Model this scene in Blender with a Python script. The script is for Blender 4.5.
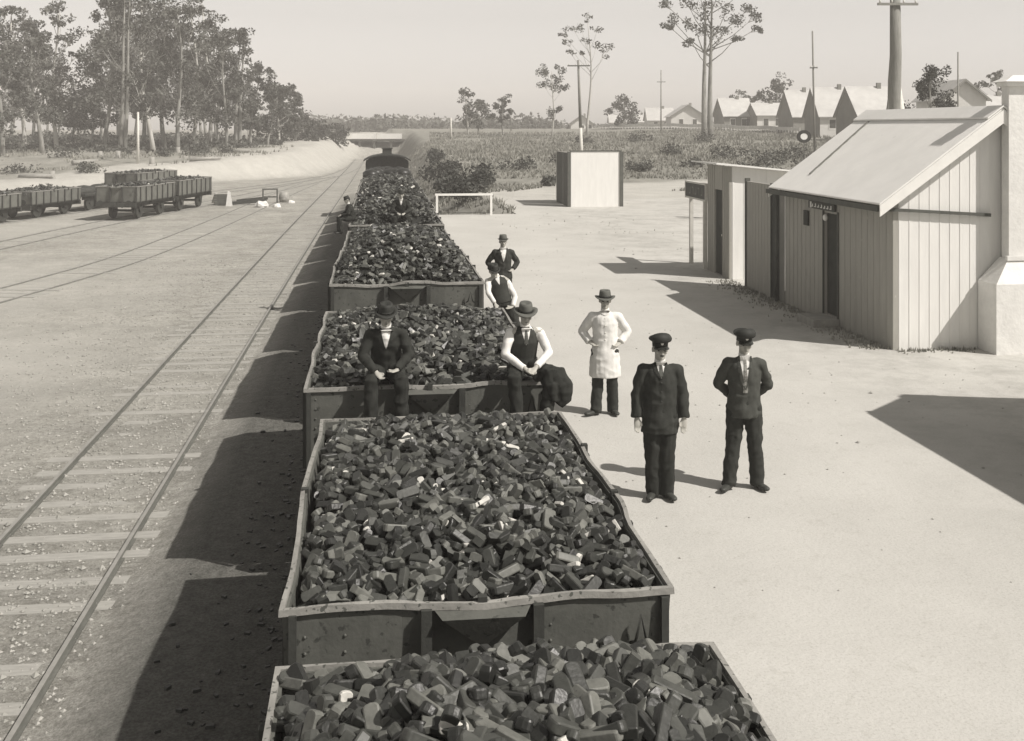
import bpy, bmesh, math, random
from mathutils import Vector, Matrix, noise, Quaternion
from mathutils.bvhtree import BVHTree

for o in list(bpy.data.objects): bpy.data.objects.remove(o)
SC = bpy.context.scene
COL = SC.collection
R_ = math.radians

# ------------------------------------------------------------------ camera
YAW = R_(6.84); CA, SA = math.cos(YAW), math.sin(YAW)
FPX = 1100.0; CZ = 5.4; HY = 128.0
cam = bpy.data.cameras.new('camera'); cam_o = bpy.data.objects.new('camera', cam); COL.objects.link(cam_o)
cam.sensor_width = 36.0; cam.lens = 36.0 * FPX / 1024.0
cam.shift_y = -(370.5 - HY) / 1024.0
cam.clip_start = 0.1; cam.clip_end = 6000
cam_o.location = (0, 0, CZ); cam_o.rotation_euler = (R_(90), 0, -YAW)
SC.camera = cam_o

# ------------------------------------------------------------------ sky, sun, exposure
SUN_EL = R_(47.0); SUN_H = Vector((-0.812, 0.583))         # horizontal travel of the light
world = bpy.data.worlds.new("World"); SC.world = world; world.use_nodes = True
wn = world.node_tree; wn.nodes.clear()
sky = wn.nodes.new('ShaderNodeTexSky'); sky.sky_type = 'NISHITA'; sky.sun_disc = False
sky.sun_elevation = SUN_EL; sky.sun_rotation = math.atan2(-SUN_H.x, -SUN_H.y)
sky.air_density = 1.0; sky.dust_density = 4.0; sky.ozone_density = 1.0
bw = wn.nodes.new('ShaderNodeRGBToBW')
tint = wn.nodes.new('ShaderNodeMix'); tint.data_type = 'RGBA'; tint.blend_type = 'MULTIPLY'
tint.inputs[0].default_value = 1.0; tint.inputs[7].default_value = (1.08, 0.985, 0.87, 1)
bg = wn.nodes.new('ShaderNodeBackground'); bg.inputs[1].default_value = 0.062
wo = wn.nodes.new('ShaderNodeOutputWorld')
wn.links.new(sky.outputs[0], bw.inputs[0]); wn.links.new(bw.outputs[0], tint.inputs[6])
wtc = wn.nodes.new('ShaderNodeTexCoord'); wsp = wn.nodes.new('ShaderNodeSeparateXYZ'); wn.links.new(wtc.outputs['Generated'], wsp.inputs[0])
wmr = wn.nodes.new('ShaderNodeMapRange'); wmr.interpolation_type = 'SMOOTHSTEP'          # bright milky band low in the sky, thinning upwards
wmr.inputs[1].default_value = 0.12; wmr.inputs[2].default_value = 0.40; wmr.inputs[3].default_value = 0.30; wmr.inputs[4].default_value = 0.13
wn.links.new(wsp.outputs[2], wmr.inputs[0])
wgm = wn.nodes.new('ShaderNodeGamma'); wgm.inputs[1].default_value = 0.42; wn.links.new(tint.outputs[2], wgm.inputs[0])
whz = wn.nodes.new('ShaderNodeMapRange'); whz.inputs[1].default_value = 0.0; whz.inputs[2].default_value = 0.10       # the horizon glows brightest
whz.inputs[3].default_value = 1.42; whz.inputs[4].default_value = 1.04; wn.links.new(wsp.outputs[2], whz.inputs[0])
wml = wn.nodes.new('ShaderNodeMath'); wml.operation = 'MULTIPLY'; wn.links.new(wmr.outputs[0], wml.inputs[0]); wn.links.new(whz.outputs[0], wml.inputs[1])
wn.links.new(wml.outputs[0], bg.inputs[1])
wn.links.new(wgm.outputs[0], bg.inputs[0]); wn.links.new(bg.outputs[0], wo.inputs[0])
sl = bpy.data.lights.new('sun', 'SUN'); sl.energy = 3.6; sl.angle = R_(0.6); sl.color = (1.0, 0.945, 0.885)
sun_o = bpy.data.objects.new('sun', sl); COL.objects.link(sun_o)
sdir = Vector((SUN_H.x * math.cos(SUN_EL), SUN_H.y * math.cos(SUN_EL), -math.sin(SUN_EL)))
sun_o.rotation_euler = sdir.to_track_quat('-Z', 'Y').to_euler(); sun_o.location = (40, -30, 60)
SC.view_settings.view_transform = 'Standard'; SC.view_settings.look = 'None'
SC.view_settings.gamma = 1.0; SC.view_settings.use_curve_mapping = False
SC.view_settings.exposure = 0.56
SC.cycles.volume_bounces = 1; SC.cycles.max_bounces = 5; SC.cycles.transparent_max_bounces = 6

# ------------------------------------------------------------------ helpers
def c2w(lat, d, z=0.0):
    return Vector((lat * CA + d * SA, -lat * SA + d * CA, z))
def w2c(x, y):
    return (x * CA - y * SA, x * SA + y * CA)
def W(px, py, h):                                     # point seen at pixel (px,py), h metres below the eye
    d = FPX * h / (py - HY); return c2w((px - 512) / FPX * d, d, CZ - h)
def PD(px, d, z=0.0):
    return c2w((px - 512) / FPX * d, d, z)
def ZY(py, d):                                        # height of a point seen on row py at distance d
    return CZ - (py - HY) * d / FPX
def sstep(a, b, x):
    t = max(0.0, min(1.0, (x - a) / (b - a))); return t * t * (3 - 2 * t)
def lerp(a, b, t): return a + (b - a) * t
def interp(pts, x):
    if x <= pts[0][0]: return pts[0][1]
    for (a, u), (b, v) in zip(pts, pts[1:]):
        if x <= b: return u + (v - u) * (x - a) / (b - a)
    return pts[-1][1]

def tag(o, label=None, cat=None, group=None, kind=None):
    if label: o['label'] = label
    if cat: o['category'] = cat
    if group: o['group'] = group
    if kind: o['kind'] = kind
    return o
def empty(name, loc=(0, 0, 0), rz=0.0):
    o = bpy.data.objects.new(name, None); COL.objects.link(o)
    o.empty_display_size = 0.2; o.location = loc; o.rotation_euler = (0, 0, rz); return o

class MB:
    def __init__(s): s.v = []; s.f = []; s.mi = []; s.sm = []
    def add(s, vs, fs, mi=0, smooth=False, M=None):
        b = len(s.v)
        for p in vs: s.v.append(tuple(M @ Vector(p)) if M else tuple(p))
        for f in fs: s.f.append([b + i for i in f]); s.mi.append(mi); s.sm.append(smooth)
        return s
    def box(s, x0, x1, y0, y1, z0, z1, mi=0, M=None):
        vs = [(x0,y0,z0),(x1,y0,z0),(x1,y1,z0),(x0,y1,z0),(x0,y0,z1),(x1,y0,z1),(x1,y1,z1),(x0,y1,z1)]
        return s.add(vs, [(3,2,1,0),(4,5,6,7),(0,1,5,4),(1,2,6,5),(2,3,7,6),(3,0,4,7)], mi, False, M)
    def bar(s, p, q, w, h=None, mi=0, up=Vector((0, 0, 1))):
        h = h or w; p, q = Vector(p), Vector(q); d = (q - p); L = d.length; d.normalize()
        u = d.cross(up)
        if u.length < 1e-4: u = Vector((1, 0, 0))
        u.normalize(); n = u.cross(d)
        vs = []
        for c in (p, q):
            for a, b in ((-1,-1),(1,-1),(1,1),(-1,1)): vs.append(c + u * a * w / 2 + n * b * h / 2)
        return s.add(vs, [(3,2,1,0),(4,5,6,7),(0,1,5,4),(1,2,6,5),(2,3,7,6),(3,0,4,7)], mi)
    def tube(s, pts, rad, n=8, mi=0, smooth=True, flat=None, up=Vector((0, 1, 0))):
        # rad: list of r or (ra, rb); elliptical rings carried along pts
        pts = [Vector(p) for p in pts]; b = len(s.v); rings = []
        for i, p in enumerate(pts):
            a = pts[max(0, i - 1)]; c = pts[min(len(pts) - 1, i + 1)]
            d = (c - a).normalized(); u = d.cross(up)
            if u.length < 1e-3: u = d.cross(Vector((1, 0, 0)))
            u.normalize(); w = u.cross(d)
            r = rad[i] if isinstance(rad[i], tuple) else (rad[i], rad[i])
            for k in range(n):
                t = 2 * math.pi * k / n
                s.v.append(tuple(p + u * math.cos(t) * r[0] + w * math.sin(t) * r[1]))
        for i in range(len(pts) - 1):
            for k in range(n):
                k2 = (k + 1) % n
                s.f.append([b+i*n+k, b+i*n+k2, b+(i+1)*n+k2, b+(i+1)*n+k]); s.mi.append(mi); s.sm.append(smooth)
        s.f.append([b + k for k in range(n)][::-1]); s.mi.append(mi); s.sm.append(False)
        e = b + (len(pts) - 1) * n
        s.f.append([e + k for k in range(n)]); s.mi.append(mi); s.sm.append(False)
        return s
    def cyl(s, p, q, r, n=16, mi=0, r2=None):
        return s.tube([p, q], [r, r if r2 is None else r2], n, mi)
    def ell(s, c, r, mi=0, n=12, m=8, M=None):
        vs = []; fs = []
        for i in range(m + 1):
            a = math.pi * i / m
            for k in range(n):
                t = 2 * math.pi * k / n
                vs.append((c[0] + r[0]*math.sin(a)*math.cos(t), c[1] + r[1]*math.sin(a)*math.sin(t), c[2] + r[2]*math.cos(a)))
        for i in range(m):
            for k in range(n):
                k2 = (k+1) % n; fs.append((i*n+k, (i+1)*n+k, (i+1)*n+k2, i*n+k2))
        return s.add(vs, fs, mi, True, M)
    def build(s, name, mats, parent=None, rec=False):
        me = bpy.data.meshes.new(name); me.from_pydata(s.v, [], s.f)
        for m in (mats if isinstance(mats, (list, tuple)) else [mats]): me.materials.append(m)
        me.polygons.foreach_set('material_index', s.mi); me.polygons.foreach_set('use_smooth', s.sm)
        me.update()
        if rec:
            bm = bmesh.new(); bm.from_mesh(me); bmesh.ops.recalc_face_normals(bm, faces=bm.faces); bm.to_mesh(me); bm.free()
        o = bpy.data.objects.new(name, me); COL.objects.link(o)
        if parent: o.parent = parent
        return o
def copy_tree(o, parent=None):
    c = o.copy(); COL.objects.link(c)
    if parent: c.parent = parent
    for ch in list(o.children): copy_tree(ch, c)
    return c

# ------------------------------------------------------------------ materials (sepia toned greys)
def sep(v, t=1.0):
    if v < .2: return (v * (1 - .035*(1 - v*5)), v * (1 + .01*(1 - v*5)), v * (1 - .05 - .05*t), 1)
    return (v * (1 + 0.02 * t), v * (1 + 0.0 * t), v * (1 - 0.075 * t), 1)
def mat(name, lo, hi=None, scale=4.0, rough=0.85, bump=0.0, bscale=None, detail=6, stretch=None, spec=0.3, t=1.0,
        wave=None, objc=True, distort=0.0, speck=None):
    hi = hi if hi is not None else lo * 1.25
    m = bpy.data.materials.new(name); m.use_nodes = True; nt = m.node_tree; N = nt.nodes; L = nt.links
    p = N['Principled BSDF']; p.inputs['Roughness'].default_value = rough
    p.inputs['Specular IOR Level'].default_value = spec
    tc = N.new('ShaderNodeTexCoord'); mp = N.new('ShaderNodeMapping'); L.new(tc.outputs['Object'], mp.inputs[0])
    if stretch: mp.inputs['Scale'].default_value = stretch
    nz = N.new('ShaderNodeTexNoise'); nz.inputs['Scale'].default_value = scale; nz.inputs['Detail'].default_value = detail
    nz.inputs['Roughness'].default_value = 0.65; nz.inputs['Distortion'].default_value = distort
    L.new(mp.outputs[0], nz.inputs['Vector'])
    cr = N.new('ShaderNodeValToRGB'); cr.color_ramp.elements[0].position = 0.3; cr.color_ramp.elements[1].position = 0.7
    cr.color_ramp.elements[0].color = sep(lo, t); cr.color_ramp.elements[1].color = sep(hi, t)
    L.new(nz.outputs[0], cr.inputs[0]); last = cr.outputs[0]
    if speck:                                        # (value, scale, threshold): small flecks of another tone
        n2 = N.new('ShaderNodeTexNoise'); n2.inputs['Scale'].default_value = speck[1]; n2.inputs['Detail'].default_value = 3
        L.new(tc.outputs['Object'], n2.inputs['Vector'])
        r2 = N.new('ShaderNodeValToRGB'); r2.color_ramp.elements[0].position = speck[2]; r2.color_ramp.elements[1].position = speck[2] + 0.05
        L.new(n2.outputs[0], r2.inputs[0])
        mx = N.new('ShaderNodeMix'); mx.data_type = 'RGBA'; L.new(r2.outputs[0], mx.inputs[0]); L.new(last, mx.inputs[6])
        mx.inputs[7].default_value = sep(speck[0], t); last = mx.outputs[2]
    L.new(last, p.inputs['Base Color'])
    if bump:
        b = N.new('ShaderNodeBump'); b.inputs['Strength'].default_value = 1.0; b.inputs['Distance'].default_value = bump
        n3 = N.new('ShaderNodeTexNoise'); n3.inputs['Scale'].default_value = bscale or scale * 4; n3.inputs['Detail'].default_value = 5
        L.new(mp.outputs[0], n3.inputs['Vector']); L.new(n3.outputs[0], b.inputs['Height']); L.new(b.outputs[0], p.inputs['Normal'])
    return m

M = {}
M['coal'] = [mat('coal_%s' % k, a, b, 14, r, 0.003, 40, spec=s) for k, a, b, r, s in
             (('black', .013, .024, .42, .5), ('dark', .024, .044, .45, .45), ('brown', .045, .075, .5, .4),
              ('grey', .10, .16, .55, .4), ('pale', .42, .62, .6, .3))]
M['coal_bed'] = mat('coal_dust', .012, .03, 20, .9, 0.01)
M['steel'] = mat('wagon_paint', .075, .125, 3.0, .7, .003, 30, speck=(.05, 14, .62))
M['steel_d'] = mat('wagon_paint_dark', .03, .055, 5, .75, .003, 30)
M['rim'] = mat('worn_rim', .20, .30, 6, .7, .004, 40, speck=(.09, 25, .6))
M['steel_l'] = mat('dusty_wagon_paint', .10, .17, 2.0, .75, .003, 20)
M['iron'] = mat('iron', .028, .05, 8, .6, .002)
M['rail'] = mat('rail_rust', .11, .17, 6, .6, .001); M['rail_dusty'] = mat('dusty_rail', .15, .22, 6, .8)
M['railtop'] = mat('rail_worn_top', .22, .3, 6, .45, spec=.5)
M['sleeper'] = mat('sleeper_timber', .26, .40, 3, .9, .006, 25, stretch=(1, 8, 1))
M['white'] = mat('white_paint', .70, .80, 2, .7, .002, 20, t=.6)
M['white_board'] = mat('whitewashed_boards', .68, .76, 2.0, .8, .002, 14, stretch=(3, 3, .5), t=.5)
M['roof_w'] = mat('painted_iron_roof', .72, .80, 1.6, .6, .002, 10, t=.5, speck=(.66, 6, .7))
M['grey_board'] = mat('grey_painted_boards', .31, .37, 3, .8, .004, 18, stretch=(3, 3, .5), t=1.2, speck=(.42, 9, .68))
M['grey_dark'] = mat('dark_painted_timber', .07, .11, 4, .75, .002)
M['door_dark'] = mat('dark_doorway', .035, .06, 4, .8)
M['dark'] = mat('blackened', .012, .02, 4, .9)
M['glass'] = mat('window_glass', .05, .09, 2, .15, spec=.6)
M['wood_pole'] = mat('weathered_pole', .16, .26, 5, .85, .006, 14, stretch=(4, 4, .4))
M['pole_pale'] = mat('whitewashed_pole', .5, .62, 5, .85, .004, 14)
M['bark'] = mat('eucalypt_bark', .12, .34, 1.2, .9, .02, 6, stretch=(2, 2, .5), t=.9)
M['bark_pale'] = mat('pale_eucalypt_bark', .30, .55, 1.0, .85, .01, 6, stretch=(2, 2, .4), t=.9)
M['leaf'] = mat('eucalypt_leaves', .040, .125, .45, .75, t=1.3)
M['leaf_d'] = mat('dense_leaves', .034, .072, .8, .75, t=1.4)
M['shrub'] = mat('scrub_leaves', .045, .10, 1.2, .8, t=1.4)
M['grass'] = mat('dry_grass', .12, .26, .35, .9, t=1.3)
M['grass_d'] = mat('bank_grass', .15, .34, .25, .9, t=1.4)
M['roof_h'] = mat('house_iron_roof', .42, .54, .7, .6, t=.5)
M['roof_dk'] = mat('house_dark_roof', .16, .24, .7, .75)
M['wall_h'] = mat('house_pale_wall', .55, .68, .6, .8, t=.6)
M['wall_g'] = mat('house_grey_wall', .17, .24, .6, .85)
M['brick_w'] = mat('whitewashed_brick', .62, .74, 3, .85, .008, 12, t=.5)
M['stone'] = mat('stones', .2, .42, 5, .9, .01)
M['gravel'] = mat('track_gravel', .18, .42, 2.5, .9)
M['log'] = mat('grey_log', .22, .36, 3, .9, .01)
M['suit'] = mat('dark_suit_cloth', .028, .045, 9, .9, .002, 60, spec=.15)
M['suit2'] = mat('charcoal_suit_cloth', .05, .075, 9, .9, .002, 60, spec=.15)
M['suit3'] = mat('worn_dark_cloth', .022, .036, 9, .9, .002, 60, spec=.15)
M['vest'] = mat('waistcoat_cloth', .035, .055, 12, .9, .001, spec=.15)
M['shirt'] = mat('white_shirt_cloth', .62, .74, 6, .85, .002, 25, t=.6)
M['coat_w'] = mat('white_dust_coat_cloth', .58, .72, 5, .85, .004, 18, t=.6)
M['skin'] = mat('skin', .32, .40, 6, .6, .001, t=1.3)
M['hair'] = mat('hair', .03, .05, 30, .8)
M['shoe'] = mat('leather_shoes', .03, .06, 8, .5, .001)
M['hat'] = mat('felt_hat', .085, .12, 8, .9); M['cap'] = mat('cap_cloth', .022, .035, 10, .7)
M['visor'] = mat('cap_visor', .02, .03, 10, .25, spec=.6)
M['badge'] = mat('cap_badge', .6, .7, 10, .4); M['tie'] = mat('tie_cloth', .06, .1, 20, .8)
M['tie_s'] = mat('patterned_tie_cloth', .08, .35, 60, .8)
M['eye'] = mat('eye', .02, .03); M['lip'] = mat('lips', .13, .16)

# ------------------------------------------------------------------ haze (thin summer air)
hz = MB().box(-620, 620, -60, 700, -1.2, 30.0).build('haze', M['white']); hz.data.materials.clear()
hm = bpy.data.materials.new('haze_air'); hm.use_nodes = True; hn = hm.node_tree; hn.nodes.clear()
pv = hn.nodes.new('ShaderNodeVolumePrincipled'); pv.inputs['Color'].default_value = (1.0, .96, .92, 1)
pv.inputs['Density'].default_value = 0.0011; pv.inputs['Anisotropy'].default_value = -0.25
ho = hn.nodes.new('ShaderNodeOutputMaterial'); hn.links.new(pv.outputs[0], ho.inputs['Volume'])
hz.data.materials.append(hm); hz['kind'] = 'stuff'

# ------------------------------------------------------------------ terrain
BANK_TOP = [(0, -60), (60, -47), (94, -44), (116, -31), (124, -26.5), (147, -27), (170, -29.5), (200, -33), (300, -36)]
BANK_H = [(0, 0.0), (80, .4), (100, .9), (120, 2.3), (150, 3.0), (200, 3.7), (260, 4.1), (600, 4.3)]
FIELD_H = [(0, 1.32), (50, 1.36), (62, 1.38), (75, 1.55), (110, 2.6), (150, 3.5), (200, 4.55), (235, 5.15), (600, 5.2)]
def ground_z(x, y):
    lat, d = w2c(x, y); n = noise.noise(Vector((x * .13, y * .13, 0))); n2 = noise.noise(Vector((x * .6, y * .6, 3)))
    if x > 1.9 and lat > -60:
        H = interp(FIELD_H, d) + 0.55 * sstep(14, 34, lat) * sstep(85, 135, d)
        t = sstep(2.1, 6.3, x) if y > 51.0 else sstep(2.3, 2.7, x)
        t = max(t, sstep(197, 214, d))
        return t * (H + (n * .18 + n2 * .05) * sstep(58, 80, d)) + n2 * .02 * (1 - t)
    T = interp(BANK_TOP, d); H = interp(BANK_H, d); T += 30 * sstep(197, 214, d)
    t = sstep(0, 1, (T + 4.5 - lat) / 4.5)
    ball = .20 * sstep(-3.1, -2.1, x) * (1 - sstep(196, 200, d))
    return ball + t * H + t * (n * .35 + n2 * .12) * sstep(60, 95, d) + (1 - t) * n2 * .015 * (1 if d < 60 else .5)
def grid_axis(lo, hi, fine_lo, fine_hi, step, far):
    a = []; v = fine_lo
    while v < fine_hi: a.append(v); v += step
    s = step
    while v < hi: a.append(v); s = min(s * 1.12, far); v += s
    a.append(hi); v = fine_lo; s = step; b = []
    while v > lo: s = min(s * 1.12, far); v -= s; b.append(max(v, lo))
    return b[::-1] + a
gx = grid_axis(-600, 600, -30, 24, .75, 30); gy = grid_axis(-50, 690, 0, 130, 1.0, 30)
# columns placed exactly at the foot of the platform and bank
gv = []; gf = []; ga = []
for y in gy:
    for x in gx:
        gv.append((x, y, ground_z(x, y)))
        lat, d = w2c(x, y)
        nn = noise.noise(Vector((x * .05, y * .05, 7))); n4 = noise.noise(Vector((x * .35, y * .35, 9)))
        grass = 0.0; sand = 0.0
        if x > 1.9:
            grass = sstep(66, 80, d + nn * 22 + n4 * 6)
            if y > 50.8: grass = max(grass, (1 - sstep(5.4, 6.8, x)) * .8)
            sand = 1 - grass
        else:
            T = interp(BANK_TOP, d)
            up = sstep(0, 3, (T - 3.5 + n4 * 2.5) - lat)
            grass = up * (.35 + .65 * sstep(-.25, .25, nn + n4 * .5)) * sstep(50, 75, d)
            T2 = T + 30 * sstep(197, 214, d)
            bank = max(sstep(0, 3, (T + 5.5) - lat) * (1 - up), sstep(0, 3, T2 + 5 - lat) * sstep(-44, -38, lat) * sstep(195, 200, d) * (1 - sstep(225, 245, d)))
            up = up * (1 - (sstep(195, 200, d) * sstep(-38, -32, lat) * (1 - sstep(225, 245, d))))
            sand = .75 * bank
            # trodden pale ground between the sidings and the near track
            for (bx, by, sx, sy, k) in ((-9.8, 26, 4.2, 6, 1.0), (-15, 36, 6, 11, .95), (-12, 20, 3.6, 3.5, 1.0), (-8, 38, 2.2, 9, .5), (-10, 52, 3, 10, .45), (-1.9, 30, .7, 26, .5), (-19, 62, 4, 9, .6), (-4.1, 30, .9, 14, .35)):
                sand = max(sand, k * math.exp(-((x - bx) / sx) ** 2 - ((y - by) / sy) ** 2))
        dust = sstep(-3.1, -2.2, x + n4*.5) * (1 - sstep(1.9, 2.2, x)) * (1 - sstep(70, 95, d))  # painted shade: darkens the strip where the wagon shadows fall
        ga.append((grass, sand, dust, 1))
nx = len(gx)
for j in range(len(gy) - 1):
    for i in range(nx - 1): gf.append((j*nx+i, j*nx+i+1, (j+1)*nx+i+1, (j+1)*nx+i))
me = bpy.data.meshes.new('ground'); me.from_pydata(gv, [], gf); me.polygons.foreach_set('use_smooth', [True] * len(gf))
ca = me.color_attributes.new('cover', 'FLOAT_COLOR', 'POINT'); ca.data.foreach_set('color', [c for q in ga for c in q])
gm = bpy.data.materials.new('earth'); gm.use_nodes = True; nt = gm.node_tree; N = nt.nodes; L = nt.links
P = N['Principled BSDF']; P.inputs['Roughness'].default_value = .95; P.inputs['Specular IOR Level'].default_value = .15
tc = N.new('ShaderNodeTexCoord')
def nz(scale, det=6, ro=.65, dist=0):
    n = N.new('ShaderNodeTexNoise'); n.inputs['Scale'].default_value = scale; n.inputs['Detail'].default_value = det
    n.inputs['Roughness'].default_value = ro; n.inputs['Distortion'].default_value = dist
    L.new(tc.outputs['Object'], n.inputs['Vector']); return n
def ramp(src, a, b, ca_, cb_):
    r = N.new('ShaderNodeValToRGB'); r.color_ramp.elements[0].position = a; r.color_ramp.elements[1].position = b
    r.color_ramp.elements[0].color = ca_; r.color_ramp.elements[1].color = cb_; L.new(src, r.inputs[0]); return r.outputs[0]
def mix(f, a, b):
    m = N.new('ShaderNodeMix'); m.data_type = 'RGBA'; L.new(f, m.inputs[0]); L.new(a, m.inputs[6]); L.new(b, m.inputs[7]); return m.outputs[2]
def mul(a, b, k=1.0):
    m = N.new('ShaderNodeMix'); m.data_type = 'RGBA'; m.blend_type = 'MULTIPLY'; m.inputs[0].default_value = k
    L.new(a, m.inputs[6]); L.new(b, m.inputs[7]); return m.outputs[2]
base = ramp(nz(.35, 8).outputs[0], .35, .68, sep(.34), sep(.50))
speck = ramp(nz(9, 8, .8).outputs[0], .38, .62, sep(.62, .3), sep(1.15, 0))
fine = ramp(nz(34, 4, .7).outputs[0], .36, .6, sep(.62, .3), sep(1.1, 0))
base = mul(mul(base, speck), fine, .8); base = mul(base, ramp(nz(1.7, 9, .7, .6).outputs[0], .36, .60, sep(.74, .3), sep(1.06, 0)))
sandc = mul(ramp(nz(.6, 8).outputs[0], .3, .7, sep(.40), sep(.50)), ramp(nz(14, 6, .75).outputs[0], .3, .55, sep(.84, .3), sep(1.03, 0)))
grc = mul(ramp(nz(.45, 8, .75).outputs[0], .35, .68, sep(.17, 1.3), sep(.33, 1.3)), speck, .7)
at = N.new('ShaderNodeVertexColor'); at.layer_name = 'cover'; sc_ = N.new('ShaderNodeSeparateColor'); L.new(at.outputs[0], sc_.inputs[0])
c = mix(sc_.outputs[1], base, sandc); c = mix(sc_.outputs[0], c, grc); c = mix(sc_.outputs[2], c, mul(ramp(nz(5, 8, .75).outputs[0], .3, .7, sep(.10), sep(.21)), fine)); L.new(c, P.inputs['Base Color'])  # blue channel blends in the painted shade beside the train
bp = N.new('ShaderNodeBump'); bp.inputs['Distance'].default_value = .06; bp.inputs['Strength'].default_value = 1.0
L.new(nz(7, 9, .8).outputs[0], bp.inputs['Height']); L.new(bp.outputs[0], P.inputs['Normal'])
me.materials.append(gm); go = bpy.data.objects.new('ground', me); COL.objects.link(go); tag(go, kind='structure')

# the platform: packed sand behind a timber edge
pm = bpy.data.materials.new('packed_sand'); pm.use_nodes = True; nt = pm.node_tree; N = nt.nodes; L = nt.links
P = N['Principled BSDF']; P.inputs['Roughness'].default_value = .95; P.inputs['Specular IOR Level'].default_value = .12
tc = N.new('ShaderNodeTexCoord')
pc = ramp(nz(.4, 8, .6).outputs[0], .3, .7, sep(.425, .85), sep(.50, .8))
pc = mul(pc, ramp(nz(6, 8, .8, .3).outputs[0], .28, .46, sep(.84, .3), sep(1.0, 0)), .8)
pc = mul(pc, ramp(nz(45, 4, .7).outputs[0], .3, .5, sep(.78, .3), sep(1.03, 0)), .9)
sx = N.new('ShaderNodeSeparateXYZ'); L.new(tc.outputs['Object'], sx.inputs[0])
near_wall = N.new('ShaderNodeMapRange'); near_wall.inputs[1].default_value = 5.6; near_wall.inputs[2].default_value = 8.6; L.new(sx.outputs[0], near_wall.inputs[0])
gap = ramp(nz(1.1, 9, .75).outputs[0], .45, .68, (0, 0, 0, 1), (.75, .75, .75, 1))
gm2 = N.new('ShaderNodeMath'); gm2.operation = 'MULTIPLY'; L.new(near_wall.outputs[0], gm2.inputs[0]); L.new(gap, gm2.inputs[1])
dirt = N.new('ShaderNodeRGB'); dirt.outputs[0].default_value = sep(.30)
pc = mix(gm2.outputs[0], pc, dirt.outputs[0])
L.new(pc, P.inputs['Base Color'])
bp = N.new('ShaderNodeBump'); bp.inputs['Distance'].default_value = .012; bp.inputs['Strength'].default_value = .8
L.new(nz(9, 9, .75).outputs[0], bp.inputs['Height']); L.new(bp.outputs[0], P.inputs['Normal'])
PZ = 1.4
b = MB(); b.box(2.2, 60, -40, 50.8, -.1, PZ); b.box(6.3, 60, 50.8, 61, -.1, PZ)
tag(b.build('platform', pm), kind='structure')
# coping timber along the platform edge
cop = MB()
for k in range(31):
    cop.box(2.1, 2.197, -40 + k * 3, -37.04 + k * 3, 1.12, PZ + .012)
tag(cop.build('platform_edge', M['sleeper']), kind='structure')
# ------------------------------------------------------------------ railway tracks
def resample(pts, step):
    out = [Vector(pts[0])]; acc = 0
    for a, b in zip(pts, pts[1:]):
        a, b = Vector(a), Vector(b); L = (b - a).length; t = step - acc
        while t <= L: out.append(a + (b - a) * (t / L)); t += step
        acc = (acc + L) % step
    return out
def smooth_path(pts, n=3):
    pts = [Vector(p) for p in pts]
    for _ in range(n):
        q = [pts[0]]
        for a, b in zip(pts, pts[1:]): q += [a * .75 + b * .25, a * .25 + b * .75]
        q.append(pts[-1]); pts = q
    return pts
def track(pts, label, sleepers_near, rail_h=.085, gauge=1.6, sl_y=(0, 45), seed=1, dusty=False):
    rnd = random.Random(seed); pts = smooth_path([(p[0], p[1], 0) for p in pts])
    root = empty('railway_track', pts[0]); tag(root, label, 'railway track')
    for s in (-1, 1):
        mb = MB(); P2 = []
        for i, p in enumerate(pts):
            a = pts[max(0, i-1)]; b = pts[min(len(pts)-1, i+1)]; d = (b - a).normalized(); n = Vector((d.y, -d.x, 0))
            P2.append((p + n * s * (gauge / 2 + .03), n))
        zz = lambda p: max(0.0, ground_z(p.x, p.y)) + .004
        for prof, mi in ((((-.045, 0), (.045, 0), (.045, .02), (-.045, .02)), 0), (((-.012, .02), (.012, .02), (.012, rail_h - .03), (-.012, rail_h - .03)), 0), (((-.028, rail_h - .03), (.028, rail_h - .03), (.025, rail_h), (-.025, rail_h)), 1)):
            vs = []; fs = []; ms = []
            for i, (p, n) in enumerate(P2):
                for (u, v) in prof: vs.append(p + n * u + Vector((0, 0, v + zz(p))) - root.location)
            for i in range(len(P2) - 1):
                for k in range(4):
                    k2 = (k + 1) % 4; fs.append((i*4+k, i*4+k2, (i+1)*4+k2, (i+1)*4+k)); ms.append(1 if (mi and k == 2) else 0)
            for f, m_ in zip(fs, ms): pass
            b0 = len(mb.v); mb.v += [tuple(v) for v in vs]
            for f, m_ in zip(fs, ms): mb.f.append([b0 + i for i in f]); mb.mi.append(m_); mb.sm.append(False)
        mb.build('rail', [M['rail_dusty' if dusty else 'rail'], M['railtop']], root, rec=True)
    sp = resample(pts, .72); k = 0; rest = MB()
    for i, p in enumerate(sp[:-1]):
        if p.y < 0: continue
        d = (sp[i+1] - p).normalized(); n = Vector((d.y, -d.x, 0)); L = 1.32 + rnd.uniform(-.08, .08)
        q = p + Vector((0, rnd.uniform(-.05, .05), 0)); top = ground_z(q.x, q.y) + rnd.uniform(-.012, .008)
        mb = MB() if (p.y < sl_y[1] and k < sleepers_near) else rest
        mb.bar(q - n * L + Vector((0, 0, top - .06)) - root.location, q + n * L + Vector((0, 0, top - .06 + rnd.uniform(-.01, .01))) - root.location, .24, .14)
        if mb is not rest: mb.build('sleeper', M['sleeper'], root); k += 1
    if rest.f: tag(rest.build('sleepers', M['sleeper'], root), kind='stuff')
    return root
track([(.62, -8), (.55, 40), (.45, 90), (.2, 150), (-.2, 196)], 'railway track running straight under the long loaded train', 0, seed=3)
track([(-3.95, -8), (-4.07, 14), (-4.05, 60), (-3.7, 110), (-3.4, 160), (-3.4, 196)], 'empty railway track half buried in gravel just left of the loaded train', 100, sl_y=(0, 78), seed=4)
def cpath(l): return [tuple(c2w(a, d)[:2]) for a, d in l]
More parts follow.
